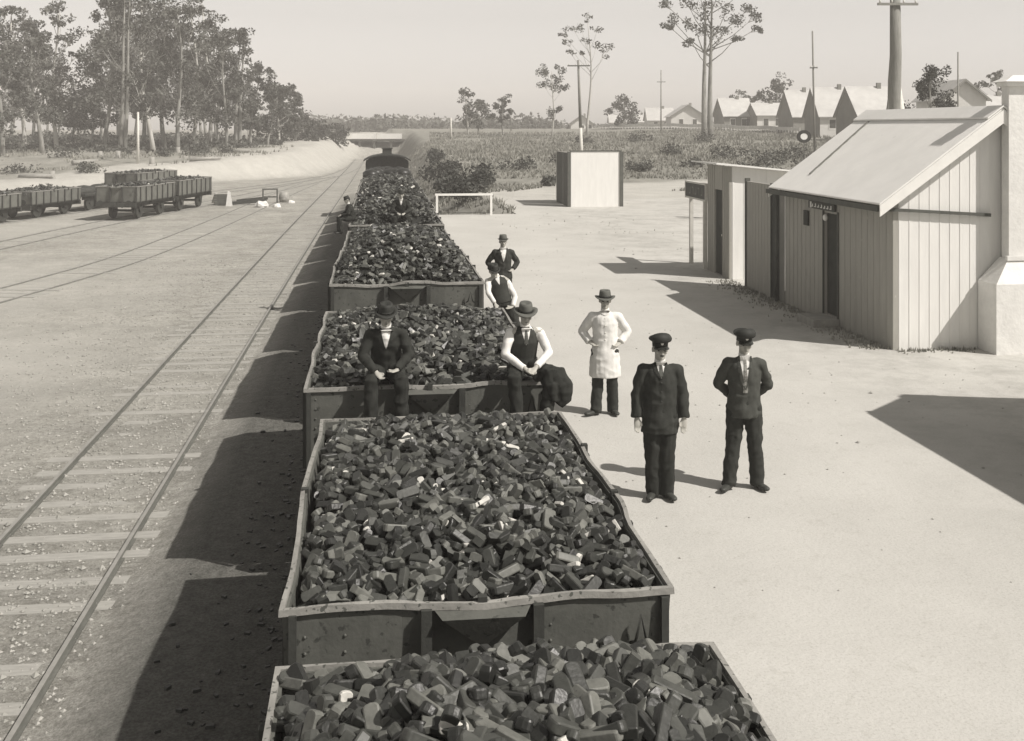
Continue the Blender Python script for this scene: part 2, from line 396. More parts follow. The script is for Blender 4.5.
TA = [(-24.0, 30), (-23.5, 48), (-23.1, 62), (-22.0, 75), (-20.6, 92), (-19.9, 115), (-20.6, 140), (-24, 170)]
TB = [(-32.5, 44), (-29.6, 62), (-28.2, 72), (-25.6, 88), (-22.4, 104), (-20.4, 122)]
TC = [(-19.5, 16), (-17.2, 28), (-16.2, 38), (-15.7, 46), (-16.9, 66), (-18.3, 84), (-19.8, 108)]
track(cpath(TA), 'siding track passing under the two coupled ribbed wagons near the pale bank', 0, rail_h=.05, seed=5, dusty=True)
track(cpath(TB), 'farthest siding track at the foot of the cleared ground on the left', 0, rail_h=.05, seed=6, dusty=True)
track(cpath(TC), 'short curving siding rail line between the near track and the standing wagons', 0, rail_h=.04, seed=7, dusty=True)

# loose ballast stones beside the near track
rnd = random.Random(11); st = MB(); OCT = [(1,0,0),(-1,0,0),(0,1,0),(0,-1,0),(0,0,1),(0,0,-1)]; OF = [(0,2,4),(2,1,4),(1,3,4),(3,0,4),(2,0,5),(1,2,5),(3,1,5),(0,3,5)]
for i in range(16000):
    y = 7 + 40 * rnd.random() ** 1.7; x = -4.0 + rnd.gauss(0, 2.6)
    if x > -2.75 - rnd.random()*.5 or x < -13: continue
    r = rnd.uniform(.012, .035) * (1.6 if rnd.random() < .04 else 1)
    z = ground_z(x, y)
    st.add([(x + a*r*rnd.uniform(.7,1.3), y + b*r*rnd.uniform(.7,1.3), z + c*r*.7 + r*.2) for a, b, c in OCT], OF)
tag(st.build('gravel', M['gravel']), 'small loose ballast stones scattered along the empty track', 'gravel', kind='stuff')

# ------------------------------------------------------------------ wagons
def wheel_obj(parent, x, y, s):
    w = MB(); w.cyl((x - .06*s, y, .46), (x + .06*s, y, .46), .44, 24); w.cyl((x - .10*s, y, .46), (x - .055*s, y, .46), .49, 24)
    w.cyl((x + .06*s, y, .46), (x + .12*s, y, .46), .12, 12)
    return w.build('wheel', M['iron'], parent)
def wagon(loc, rz, L, w, H, wob=None, seed=0, label='', ribs=4, paint='steel', detail=True, z_floor=1.15, group='open wagons of the loaded train', bx=0):
    # local: y along the wagon from -L/2 (near end) to L/2, z=0 at rail head
    root = empty('open_wagon', loc, rz); tag(root, label, 'wagon', group); rn = random.Random(seed)
    P_ = M[paint]
    NC = 8; n = 24 if detail else 12; hl, hw = L/2, w/2
    ctl = []
    for i in range(NC*4):
        a = .011 if i % NC else .007
        q = [rn.uniform(-a, a), rn.uniform(-a, a), rn.uniform(-.006, .006)]
        if wob and i in wob: q = [q[j] + wob[i][j] for j in range(3)]
        ctl.append(q)
    def offs(i):
        t = i*NC/n; k = int(t); f = t - k; f = f*f*(3 - 2*f)
        A, B = ctl[k % (NC*4)], ctl[(k+1) % (NC*4)]
        return [A[j] + (B[j] - A[j])*f for j in range(3)]
    # rim loop: near edge, right, far, left
    loop = []; tags_ = []
    for k in range(n): loop.append([-hw + w*k/n, -hl]); tags_.append('end_wall')
    for k in range(n): loop.append([hw, -hl + L*k/n]); tags_.append('side_wall')
    for k in range(n): loop.append([hw - w*k/n, hl]); tags_.append('end_wall')
    for k in range(n): loop.append([-hw, hl - L*k/n]); tags_.append('side_wall')
    rim = []
    for i, (x, y) in enumerate(loop):
        dx, dy, dz = offs(i)
        rim.append(Vector((x + dx, y + dy, H + dz - .03)))
    fl = [Vector((x * .985, y * .985, z_floor)) for x, y in loop]
    m_ = len(loop)
    def nrm(x, y):
        v = Vector((x / hw, y / hl, 0))
        if abs(v.x) >= .999 and abs(v.y) >= .999: return Vector((math.copysign(1, v.x), math.copysign(1, v.y), 0))
        return Vector((math.copysign(1, v.x), 0, 0)) if abs(v.x) > abs(v.y) else Vector((0, math.copysign(1, v.y), 0))
    for side in range(4):
        mb = MB(); ids = [(side * n + k) % m_ for k in range(n + 1)]
        rows = []
        for i in ids:
            nn_ = nrm(*loop[i]); mid = fl[i].lerp(rim[i], .5) + nn_ * (.008*math.sin(i*.9 + seed))
            rows.append([fl[i], mid, rim[i], rim[i] - nn_ * .035, mid - nn_ * .035, fl[i] - nn_ * .035])
        vs = [v for r in rows for v in r]; fs = []
        for k in range(n):
            for q in range(6):
                q2 = (q + 1) % 6; fs.append((k*6+q, (k+1)*6+q, (k+1)*6+q2, k*6+q2))
        fs += [tuple(range(6))[::-1], tuple(n*6 + q for q in range(6))]
        mb.add(vs, fs)
        if side == 0 and detail and L < 5.31 and loc[1] < 17:          # rows of rivets on the near end plate
            for rx in [-hw + .12, -.46, .46, hw - .12, -.9, .9]:
                zz_ = z_floor + .08
                while zz_ < H - .12: mb.ell((rx, -hl*(.985 + .015*(zz_ - z_floor)/(H - z_floor)) - .004, zz_), (.012, .009, .012), n=6, m=4); zz_ += .11
        mb.build('end_wall' if side % 2 == 0 else 'side_wall', P_, root, rec=True)
    # rim bar
    mb = MB(); vs = []; fs = []
    for i in range(m_):
        nn_ = nrm(*loop[i]); tw = .003 * math.sin(i * .8)
        for a, z in ((.022, -.022), (.020, .022 + tw), (-.014, .024 - tw), (-.016, -.022)): vs.append(rim[i] + nn_ * a + Vector((0, 0, z)))
    for i in range(m_):
        j = (i + 1) % m_
        for q in range(4):
            q2 = (q + 1) % 4; fs.append((i*4+q, j*4+q, j*4+q2, i*4+q2))
    mb.add(vs, fs); r_o = mb.build('rim', M['rim'], root, rec=True)
    # corner lugs and latches on the rim
    for (x, y) in ((-hw - .03, -hl + L * .5), (hw + .03, -hl + L * .42), (hw + .03, -hl + L * .72), (0, -hl - .03)):
        MB().box(x - .03, x + .03, y - .03, y + .03, H - .10, H + .012).build('latch', M['iron'], root)
    MB().box(-hw + .03, hw - .03, -hl + .03, hl - .03, z_floor - .06, z_floor - .002).build('floor', M['iron'], root)
    # end stanchions and ribs
    for e in (-1, 1):
        for x in (-.37, .37):
            MB().box(x - .035, x + .035, e*(hl + .012), e*(hl + .085), z_floor - .35, H - .05).build('stanchion', M['steel_d'], root)
        MB().box(-hw + .02, -hw + .07, e*(hl + .012), e*(hl + .045), z_floor, H - .06).build('corner_angle', M['steel_d'], root)
        MB().box(hw - .07, hw - .02, e*(hl + .012), e*(hl + .045), z_floor, H - .06).build('corner_angle', M['steel_d'], root)
        # flared plate below the middle of the rim
        p = MB(); y0 = e * (hl + .015); y1 = e * (hl + .16)
        p.add([(-.33, y0, H-.06), (.33, y0, H-.06), (.0, y0, H-.34), (-.27, y1, H-.085), (.27, y1, H-.085), (0, y0 + e*.02, H-.33)], [(0,1,4,3), (3,4,5), (0,3,5,2), (1,2,5,4), (0,2,1)])
        p.build('buffer_plate', P_, root, rec=True)
        g = MB(); g.tube([(.78*hw, e*(hl+.02), H-.36), (.80*hw, e*(hl+.07), H-.33), (.83*hw, e*(hl+.07), H-.16), (.86*hw, e*(hl+.07), H-.33), (.88*hw, e*(hl+.02), H-.36)], [.012]*5, 6)
        g.build('grab_handle', M['iron'], root)
        bm_ = MB(); bm_.box(-hw + .05, hw - .05, e*(hl - .02), e*(hl + .10), z_floor - .32, z_floor - .065); bm_.build('headstock', M['steel_d'], root)
        for x in (-.85, .85):
            q = MB(); q.cyl((x, e*(hl+.10), .98), (x, e*(hl+.26), .98), .07, 12); q.cyl((x, e*(hl+.26), .98), (x, e*(hl+.29), .98), .17, 16)
            q.build('buffer', M['iron'], root)
        MB().tube([(0, e*(hl+.1), .98), (0, e*(hl+.2), .97), (.02, e*(hl+.27), .85), (0, e*(hl+.3), .8)], [.03]*4, 8).build('coupling', M['iron'], root)
    for s in (-1, 1):
        for k in range(ribs):
            y = -hl + L * (k + .5) / ribs
            MB().box(s*(hw + .008), s*(hw + .06), y - .03, y + .03, z_floor - .08, H - .06).build('rib', M['steel_d'], root)
        MB().box(s*(hw - .42), s*(hw - .34), -hl, hl, z_floor - .33, z_floor - .065).build('sole_bar', M['steel_d'], root)
        for y in (-hl + L*.22, hl - L*.22):
            wheel_obj(root, s * .80, y, s)
            q = MB(); q.add([(s*.92, y-.28, z_floor-.33), (s*.92, y+.28, z_floor-.33), (s*.92, y+.11, .38), (s*.92, y-.11, .38), (s*.96, y-.28, z_floor-.33), (s*.96, y+.28, z_floor-.33), (s*.96, y+.11, .38), (s*.96, y-.11, .38)],
                  [(0,1,2,3),(7,6,5,4),(0,4,5,1),(1,5,6,2),(2,6,7,3),(3,7,4,0)]); q.build('axle_guard', M['iron'], root, rec=True)
    for y in (-hl + L*.22, hl - L*.22): MB().cyl((-.8, y, .46), (.8, y, .46), .07, 10).build('axle', M['iron'], root)
    return root
RZ = .30
def tz(h): return CZ - h - RZ         # rim height above rail head for a rim h below the eye
wob3 = {28: (-.05, 0, 0), 27: (-.04, 0, 0), 29: (-.035, 0, 0), 26: (-.015, 0, 0), 30: (-.015, 0, 0), 11: (.045, 0, 0), 12: (.03, 0, 0), 4: (0, -.04, -.02), 3: (0, -.02, -.008), 5: (0, -.015, 0), 0: (-.02, 0, -.02)}
wob2 = {3: (0, -.03, .012), 4: (0, 0, -.02), 5: (0, -.03, .0), 6: (0, .02, .02), 29: (-.02, 0, 0), 26: (.02, 0, .01)}
wob1 = {2: (0, 0, -.02), 4: (0, -.03, .04), 5: (0, 0, .03), 3: (0, 0, -.01), 28: (-.05, 0, 0)}
SPEC = [ # y0, length, width, h_rim, x, heap, label, wob
 (1.15, 5.30, 2.56, 3.10, .705, .34, 'nearest open wagon, cut off by the bottom edge, brimming with briquettes', None),
 (7.27, 4.62, 2.56, 3.10, .672, .07, 'second open wagon from the camera with bent pale rim, beside the two capped men', wob3),
 (12.72, 5.25, 2.84, 2.95, .570, .12, 'third open wagon from the camera, with two men seated on its near end', wob2),
 (19.30, 5.30, 2.66, 2.70, .470, .58, 'fourth open wagon, heaped high, beside the dark-suited man standing hands on hips', wob1),
 (25.30, 5.00, 2.62, 2.80, .460, .20, 'fifth open wagon, mostly hidden behind the high heap of the fourth', None),
 (31.00, 5.30, 2.62, 2.70, .460, .50, 'sixth open wagon with a small seated figure on its near rim', None)]
for k in range(4):
    SPEC.append((36.95 + 5.95 * k, 5.30, 2.74, 2.68, .45 - .008*k, (.42, .45, .30, .12)[k], ('%s open wagon of the train, %s' % (['seventh', 'eighth', 'ninth', 'tenth', 'eleventh', 'twelfth'][k],
        ['just beyond the one carrying the small seated figure', 'level with the white rail barrier', 'second wagon back from the locomotive', 'coupled next to the locomotive', 'x', 'x'][k])), None))
for i, (y0, L, w, h, x, hp, lab, wob) in enumerate(SPEC):
    wagon((x, y0 + L/2, RZ), 0.0, L, w, tz(h), wob, 20 + i, lab, ribs=5)

# siding wagons on the left
def on(path, d):
    a = interp([(q, p) for p, q in path], d); b_ = interp([(q, p) for p, q in path], d + 2)
    p = c2w(a, d); q = c2w(b_, d + 2); v = q - p
    return (p.x, p.y, .07), -math.atan2(v.x, v.y)
SID = 'wagons standing on the sidings'
SW = [(TA, 66.6, 5.6, 1.95, 'front siding wagon with ribbed sides, nearest of the standing wagons'), (TA, 73.0, 5.8, 2.0, 'siding wagon coupled directly behind the nearest standing one'),
      (TB, 60.8, 5.2, 1.62, 'leftmost standing wagon, cut by the left edge of the picture'), (TB, 67.1, 5.4, 1.62, 'standing wagon second from left on the far siding'),
      (TB, 80.0, 6.0, 2.2, 'far siding wagon partly hidden behind the nearest standing wagon')]
SIDW = []
for path, d, L, H, lab in SW:
    loc, rz = on(path, d); SIDW.append((wagon(loc, rz, L, 2.5, H, None, int(d), lab, ribs=7, group=SID, paint='steel_l', z_floor=1.05 if H > 1.9 else .85, detail=False), L, H))
# low flat wagon between them
loc, rz = on(TB, 73.2); fw = empty('flat_wagon', loc, rz); tag(fw, 'low flat wagon without sides between the taller wagons on the far siding', 'wagon')
MB().box(-1.15, 1.15, -2.7, 2.7, .95, 1.1).build('deck', M['steel_d'], fw)
for s in (-1, 1):
    MB().box(s*.9 - .05, s*.9 + .05, -2.6, 2.6, .7, .945).build('sole_bar', M['steel_d'], fw)
    for y in (-1.6, 1.6): wheel_obj(fw, s * .8, y, s)
tarp = MB()
for k in range(5): tarp.ell((0, -1.8 + k * .9, 1.18), (.8, .6, .28 + .12 * (k % 2)), n=10, m=6)
ld = tarp.build('timber_load', M['steel_d']); ld.location = loc; ld.rotation_euler = (0, 0, rz); tag(ld, 'low dark covered load lying on the flat wagon', 'load')

# ------------------------------------------------------------------ briquettes
def briq_mesh(l, w, h, near, rn):
    # rounded-end pressed block
    if near:
        out = []
        n = 5
        for e, t0 in ((1, -90), (-1, 90)):
            for k in range(n):
                t = R_(t0 + 180 * k / (n - 1)) if e == 1 else R_(t0 + 180 * k / (n - 1))
                out.append((e * (l/2 - w*.24) + w * .24 * math.cos(t), w/2 * math.sin(t)))
        vs = []; m = len(out)
        for (sc, z) in ((.90, -h/2), (1, -h*.36), (1, h*.36), (.90, h/2)):
            for x, y in out: vs.append((x * (1 - (1-sc)*.5), y * sc, z))
        fs = [tuple(range(m))[::-1]]
        for r in range(3):
            for k in range(m): fs.append((r*m+k, r*m+(k+1) % m, (r+1)*m+(k+1) % m, (r+1)*m+k))
        fs.append(tuple(3*m + k for k in range(m)))
        if rn.random() < .45:                           # broken or chipped end
            e = rn.choice((-1, 1)); c_ = rn.uniform(.0, .35)*l; sl = rn.uniform(-.8, .8)
            vs = [((e*min(e*x, l/2 - c_ + sl*y), y, z)) for x, y, z in vs]
        return vs, fs
    x, y, z = l/2, w/2, h/2; c = .72
    vs = [(-x*c,-y,-z),(x*c,-y,-z),(x*c,y,-z),(-x*c,y,-z),(-x*c,-y,z),(x*c,-y,z),(x*c,y,z),(-x*c,y,z),(x,-y*.6,0),(x,y*.6,0),(-x,-y*.6,0),(-x,y*.6,0)]
    fs = [(3,2,1,0),(4,5,6,7),(0,1,5,4),(2,3,7,6),(1,8,5),(2,6,9),(1,2,9,8),(8,9,6,5),(0,4,10),(3,11,7),(0,10,11,3),(10,4,7,11)]
    return vs, fs
rnd = random.Random(5); stuff = MB(); indiv = []
def load_z(u, v, H, heap, seed, near_level=0):
    e = (1 - abs(u) ** 3.2) * (1 - abs(v) ** 5)
    return H - .045 + heap * e * (.8 + .2 * math.cos(v * 2)) + .09 * noise.noise(Vector((u * 4, v * 6, seed))) * (0.3 + e) + .09 * e
PERM = [0, 0, 0, 1, 1, 1, 2, 2, 2, 3]
def fill(root_loc, rz, L, w, Hrail, heap, count, seed, size, near, pick_ind=False, bed_n=14):
    Mx = Matrix.Translation(root_loc) @ Matrix.Rotation(rz, 4, 'Z'); hl, hw = L/2 - .05, w/2 - .05
    # bed under the top layer
    vs = []; fs = []
    for j in range(bed_n + 1):
        for i in range(bed_n + 1):
            u = -1 + 2*i/bed_n; v = -1 + 2*j/bed_n
            vs.append((u*hw, v*hl, load_z(u, v, Hrail, heap, seed) - .07 - (.05 if max(abs(u), abs(v)) > .98 else 0)))
    for j in range(bed_n):
        for i in range(bed_n): a = j*(bed_n+1)+i; fs.append((a, a+1, a+bed_n+2, a+bed_n+1))
    stuff.add(vs, fs, 5, True, Mx)
    for k in range(count):
        v = rnd.uniform(-1, 1)
        if pick_ind and rnd.random() < .75: v = rnd.uniform(.38, 1)
        u = rnd.uniform(-1, 1)
        sc = size * rnd.choice((1.1, 1.05, 1, 1, 1, .8, .6, .45)); l, ww, hh = .172 * sc, .070 * sc ** .5, .050 * sc ** .5
        x, y = u * (hw - .05), v * (hl - .05)
        z = load_z(u, v, Hrail, heap, seed) + rnd.uniform(-.055, .035)
        tilt = rnd.gauss(0, .42); roll = rnd.gauss(0, .5) if rnd.random() < .75 else rnd.uniform(0, 3)
        if rnd.random() < .12: tilt = rnd.uniform(-1.3, 1.3)
        rot = Matrix.Rotation(rnd.uniform(0, 6.28), 4, 'Z') @ Matrix.Rotation(tilt, 4, 'Y') @ Matrix.Rotation(roll, 4, 'X')
        mi = rnd.choice(PERM + [3])
        if rnd.random() < (.022 if pick_ind else .042): mi = 4; l *= rnd.uniform(.5, .9); ww *= .8; hh *= .6  # pale colour painted in for sun glints on the coal
        MM = Mx @ Matrix.Translation((x, y, z)) @ rot
        if pick_ind: indiv.append((MM, l, ww, hh, mi, z)); continue
        vs, fs = briq_mesh(l, ww, hh, near, rnd)
        if not near: vs = [(x*rnd.uniform(.82, 1.1), y*rnd.uniform(.8, 1.15), z*rnd.uniform(.8, 1.2)) for x, y, z in vs]
        stuff.add(vs, fs, mi, near and False, MM)
for i, (y0, L, w, h, x, hp, lab, wob) in enumerate(SPEC):
    cnt = [1500, 3100, 2900, 2600, 1400, 1300][i] if i < 6 else 520
    sz = [1.32, 1.05, 1.0, 1.0, 1.2, 1.25][i] if i < 6 else 1.6
    fill((x, y0 + L/2, RZ), 0.0, L, w, tz(h), hp, cnt, i, sz, i < 2, i == 0)
for o, L, H in SIDW:
    fill(tuple(o.location), o.rotation_euler.z, L, 2.5, H - .06, .0, 300, 9, 2.0, False, bed_n=10)
# the 300 that show largest become things of their own
vis = []
for q in indiv:
    p = q[0].translation; lat, d = w2c(p.x, p.y); px = 512 + lat/d*FPX; py = HY + (CZ - p.z)/d*FPX
    score = (-(d) + 9.0 * (q[5] - load_z(0, 0, tz(3.10), .17, 0)) * 0 + 14 * 0) if (py < 752 and -10 < px < 1030) else -1e6
    lift = q[5]; vis.append((score, lift, q))
cand = sorted([v for v in vis if v[0] > -1e5], key=lambda v: -v[1])
cand_ids = set(); inds = []
for v in sorted(cand[:max(300, int(len(cand) * .55))], key=lambda v: -v[0])[:300]: cand_ids.add(id(v)); inds.append(v[2])
for v in vis:
    if id(v) in cand_ids: continue
    MM, l, ww, hh, mi, _ = v[2]; vs, fs = briq_mesh(l, ww, hh, True, rnd); stuff.add(vs, fs, mi, False, MM)
for k in range(700):
    i = rnd.randrange(0, 5); y0, L, w, h, x, hp, lab, wob = SPEC[i]
    gx_ = x - w/2 - abs(rnd.gauss(0, .5)); gy_ = rnd.uniform(5, 32); sc = rnd.uniform(.15, .55)
    vs, fs = briq_mesh(.17*sc, .08*sc, .07*sc, False, rnd)
    stuff.add(vs, fs, rnd.choice((0, 1, 1)), False, Matrix.Translation((gx_, gy_, ground_z(gx_, gy_) + .02*sc)) @ Matrix.Rotation(rnd.uniform(0, 6), 4, 'Z'))
for k in range(0):
    gx_ = 2.3 + abs(rnd.gauss(0, .8)); gy_ = rnd.uniform(6, 30); sc = rnd.uniform(.12, .5)
    vs, fs = briq_mesh(.17*sc, .08*sc, .07*sc, False, rnd)
    stuff.add(vs, fs, rnd.choice((0, 1, 1)), False, Matrix.Translation((gx_, gy_, PZ + .02*sc)) @ Matrix.Rotation(rnd.uniform(0, 6), 4, 'Z'))
so = stuff.build('coal_briquettes', M['coal'] + [M['coal_bed']])
tag(so, 'dark pressed coal briquettes heaped in the wagons of the train', 'coal', kind='stuff')
cache = {}
for MM, l, ww, hh, mi, _ in inds:
    key = (round(l, 3), mi)
    if key not in cache:
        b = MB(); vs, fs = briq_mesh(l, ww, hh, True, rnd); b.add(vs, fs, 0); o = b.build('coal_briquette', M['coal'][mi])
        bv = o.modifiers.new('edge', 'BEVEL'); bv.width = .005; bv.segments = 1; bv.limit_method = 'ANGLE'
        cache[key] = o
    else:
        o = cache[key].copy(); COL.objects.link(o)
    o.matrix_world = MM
    if mi == 4: tag(o, 'pale briquette, a sun glint painted as its colour, on the dark heap in the nearest wagon', 'briquette', 'pale briquettes in the nearest wagon')
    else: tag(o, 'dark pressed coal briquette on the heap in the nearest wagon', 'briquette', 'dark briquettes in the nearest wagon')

# ------------------------------------------------------------------ locomotive at the far end of the train
lc = empty('steam_locomotive', (.42, 61.4, RZ)); tag(lc, 'dark steam locomotive with curved cab roof and chimney at the far end of the train', 'locomotive')
b = MB(); b.box(-1.36, 1.36, -.4, 4.6, .95, 2.5); b.build('tender', M['steel_d'], lc)
b = MB(); b.box(-1.28, 1.28, 4.9, 7.0, 1.0, 3.0); b.build('cab', M['steel_d'], lc)
b = MB(); vs = []; n = 10
for y in (4.5, 7.3):
    for k in range(n + 1): t = -1 + 2*k/n; vs.append((1.4*t, y, 3.05 + .48*math.sqrt(max(0, 1 - t*t*.92))))
    for k in range(n + 1): t = -1 + 2*k/n; vs.append((1.4*t, y, 2.99 + .44*math.sqrt(max(0, 1 - t*t*.92))))
fs = []; m2 = 2*(n+1)
for k in range(n): fs += [(k, k+1, m2+k+1, m2+k), (n+1+k, m2+n+1+k, m2+n+2+k, n+2+k), (k, n+1+k, n+2+k, k+1), (m2+k, m2+k+1, m2+n+2+k, m2+n+1+k)]
fs += [(0, m2, m2+n+1, n+1), (n, 2*n+1, m2+2*n+1, m2+n)]
b.add(vs, fs, smooth=False); b.build('cab_roof', M['iron'], lc, rec=True)
for y in (4.85, 7.02):
    top_ = [(1.27*(-1 + 2*k/n), 2.99 + .42*math.sqrt(max(0, 1 - (-1 + 2*k/n)**2*.92))) for k in range(n + 1)]
    ring_ = [(-1.27, 2.5)] + top_ + [(1.27, 2.5)]; m3 = len(ring_); b = MB()
    b.add([(x, yy, z) for yy in (y, y + .04) for x, z in ring_], [tuple(range(m3)), tuple(range(m3, 2*m3))[::-1]] + [(k, (k+1) % m3, m3+(k+1) % m3, m3+k) for k in range(m3)])
    b.build('cab_end', M['iron'], lc, rec=True)
MB().cyl((0, 7.0, 2.1), (0, 13.0, 2.1), .78, 24).build('boiler', M['iron'], lc)
MB().tube([(0, 9.6, 2.8), (0, 9.6, 3.25), (0, 9.6, 3.42), (0, 9.6, 3.5)], [.38, .36, .25, .05], 16).build('steam_dome', M['iron'], lc)
q = MB().tube([(0, 12.2, 2.8), (0, 12.2, 3.1), (0, 12.2, 3.2), (0, 12.2, 3.4), (0, 12.2, 3.44)], [.26, .28, .4, .42, .34], 20).build('chimney', M['iron'], lc)
MB().box(-1.3, 1.3, 7.0, 13.4, 1.22, 1.3).build('running_plate', M['steel_d'], lc)
b = MB(); b.box(-.28, .28, 5.3, 5.9, 3.45, 3.84); b.box(-.33, .33, 5.24, 5.96, 3.841, 3.90); b.build('roof_ventilator', M['iron'], lc)
for s in (-1, 1):
    for y, r in ((0, .5), (1.8, .5), (3.6, .5), (6.2, .6), (8.2, .75), (10, .75), (12.4, .45)):
        MB().cyl((s*.74, y, r), (s*.88, y, r), r, 24).build('wheel', M['iron'], lc)
b = MB()
for k in range(9): b.ell((-.9 + .22*k, rnd.uniform(0, 3.5), 2.5 + rnd.uniform(0, .1)), (.5, .9, .3), n=8, m=5)
b.build('tender_coal', M['coal'][0], lc)
# ------------------------------------------------------------------ people
def remeshed(mb, name, m, parent, vox, smooth=2, rumple=0):
    o = mb.build(name, m, None)
    md = o.modifiers.new('r', 'REMESH'); md.mode = 'VOXEL'; md.voxel_size = vox; md.use_smooth_shade = True
    if smooth:
        s_ = o.modifiers.new('s', 'SMOOTH'); s_.iterations = smooth; s_.factor = .5
    dg = bpy.context.evaluated_depsgraph_get(); ev = o.evaluated_get(dg)
    me = bpy.data.meshes.new_from_object(ev); me.name = name
    o.modifiers.clear(); old = o.data; o.data = me; bpy.data.meshes.remove(old)
    if not me.materials: me.materials.append(m)
    if rumple:                                              # loose folds in cloth
        nn_ = [v.normal.copy() for v in me.vertices]; cc_ = [v.co.copy() for v in me.vertices]; out_ = []
        for c, n_ in zip(cc_, nn_):
            a = 1.6*(.25 - abs(noise.noise(Vector((c.x*6, c.y*6, c.z*9 + rumple*7))))) + .6*noise.noise(Vector((c.x*20, c.y*20, c.z*11 + rumple)))
            out_ += list(c + n_*a*(.008 if name in ('dust_coat', 'shirt') else .013))
        me.vertices.foreach_set('co', out_); me.update()
    o.parent = parent; return o
V = Vector
def hand(mb, w, dirv, side, curl=.35, s=1.0):
    # palm, four unequal bent fingers and a thumb leaving the palm's side
    d = dirv.normalized(); u = V((1, 0, 0)) * side; u = (u - d * u.dot(d)); u.normalize(); n = d.cross(u)
    if n.y > 0: n = -n                                     # palm side turns towards the body front by default
    mb.tube([w - d*.02, w + d*.03, w + d*.085], [(.026*s, .02*s), (.038*s, .017*s), (.036*s, .014*s)], 10, up=n)
    for i, (o_, L) in enumerate(((-.027, .066), (-.009, .078), (.009, .073), (.026, .056))):
        b = w + d * .075 + u * o_
        p1 = b + d * L * .5; p2 = p1 + (d * math.cos(curl) - n * -math.sin(curl)) * L * .35; p3 = p2 + (d * math.cos(curl*2) + n * math.sin(curl*2)) * L * .3
        mb.tube([b, p1, p2, p3], [.0095*s, .0092*s, .0085*s, .007*s], 6)
    t = w + d * .025 - u * .030
    mb.tube([t, t - u*.02 + d*.03 + n*.012, t - u*.018 + d*.062 + n*.022], [.012*s, .011*s, .008*s], 6)
def head_mb(mb, c, Rm):
    T = Matrix.Translation(c) @ Rm
    mb.ell((0, .012, .02), (.074, .094, .098), M=T, n=16, m=12)        # cranium (face looks to -y)
    mb.ell((0, -.018, -.048), (.056, .072, .070), M=T, n=14, m=10)     # jaw
    mb.ell((0, -.072, -.098), (.026, .022, .020), M=T)                # chin
    mb.ell((0, -.083, .012), (.056, .018, .014), M=T)                 # brow
    mb.ell((0, -.096, -.026), (.013, .022, .027), M=T)                # nose
    mb.ell((0, -.104, -.042), (.019, .017, .012), M=T)
    for s in (-1, 1):
        mb.ell((s*.046, -.062, -.030), (.022, .024, .022), M=T)       # cheek
        mb.ell((s*.079, .012, -.012), (.011, .022, .034), M=T)        # ear
    mb.ell((0, -.082, -.068), (.026, .016, .012), M=T)                # mouth
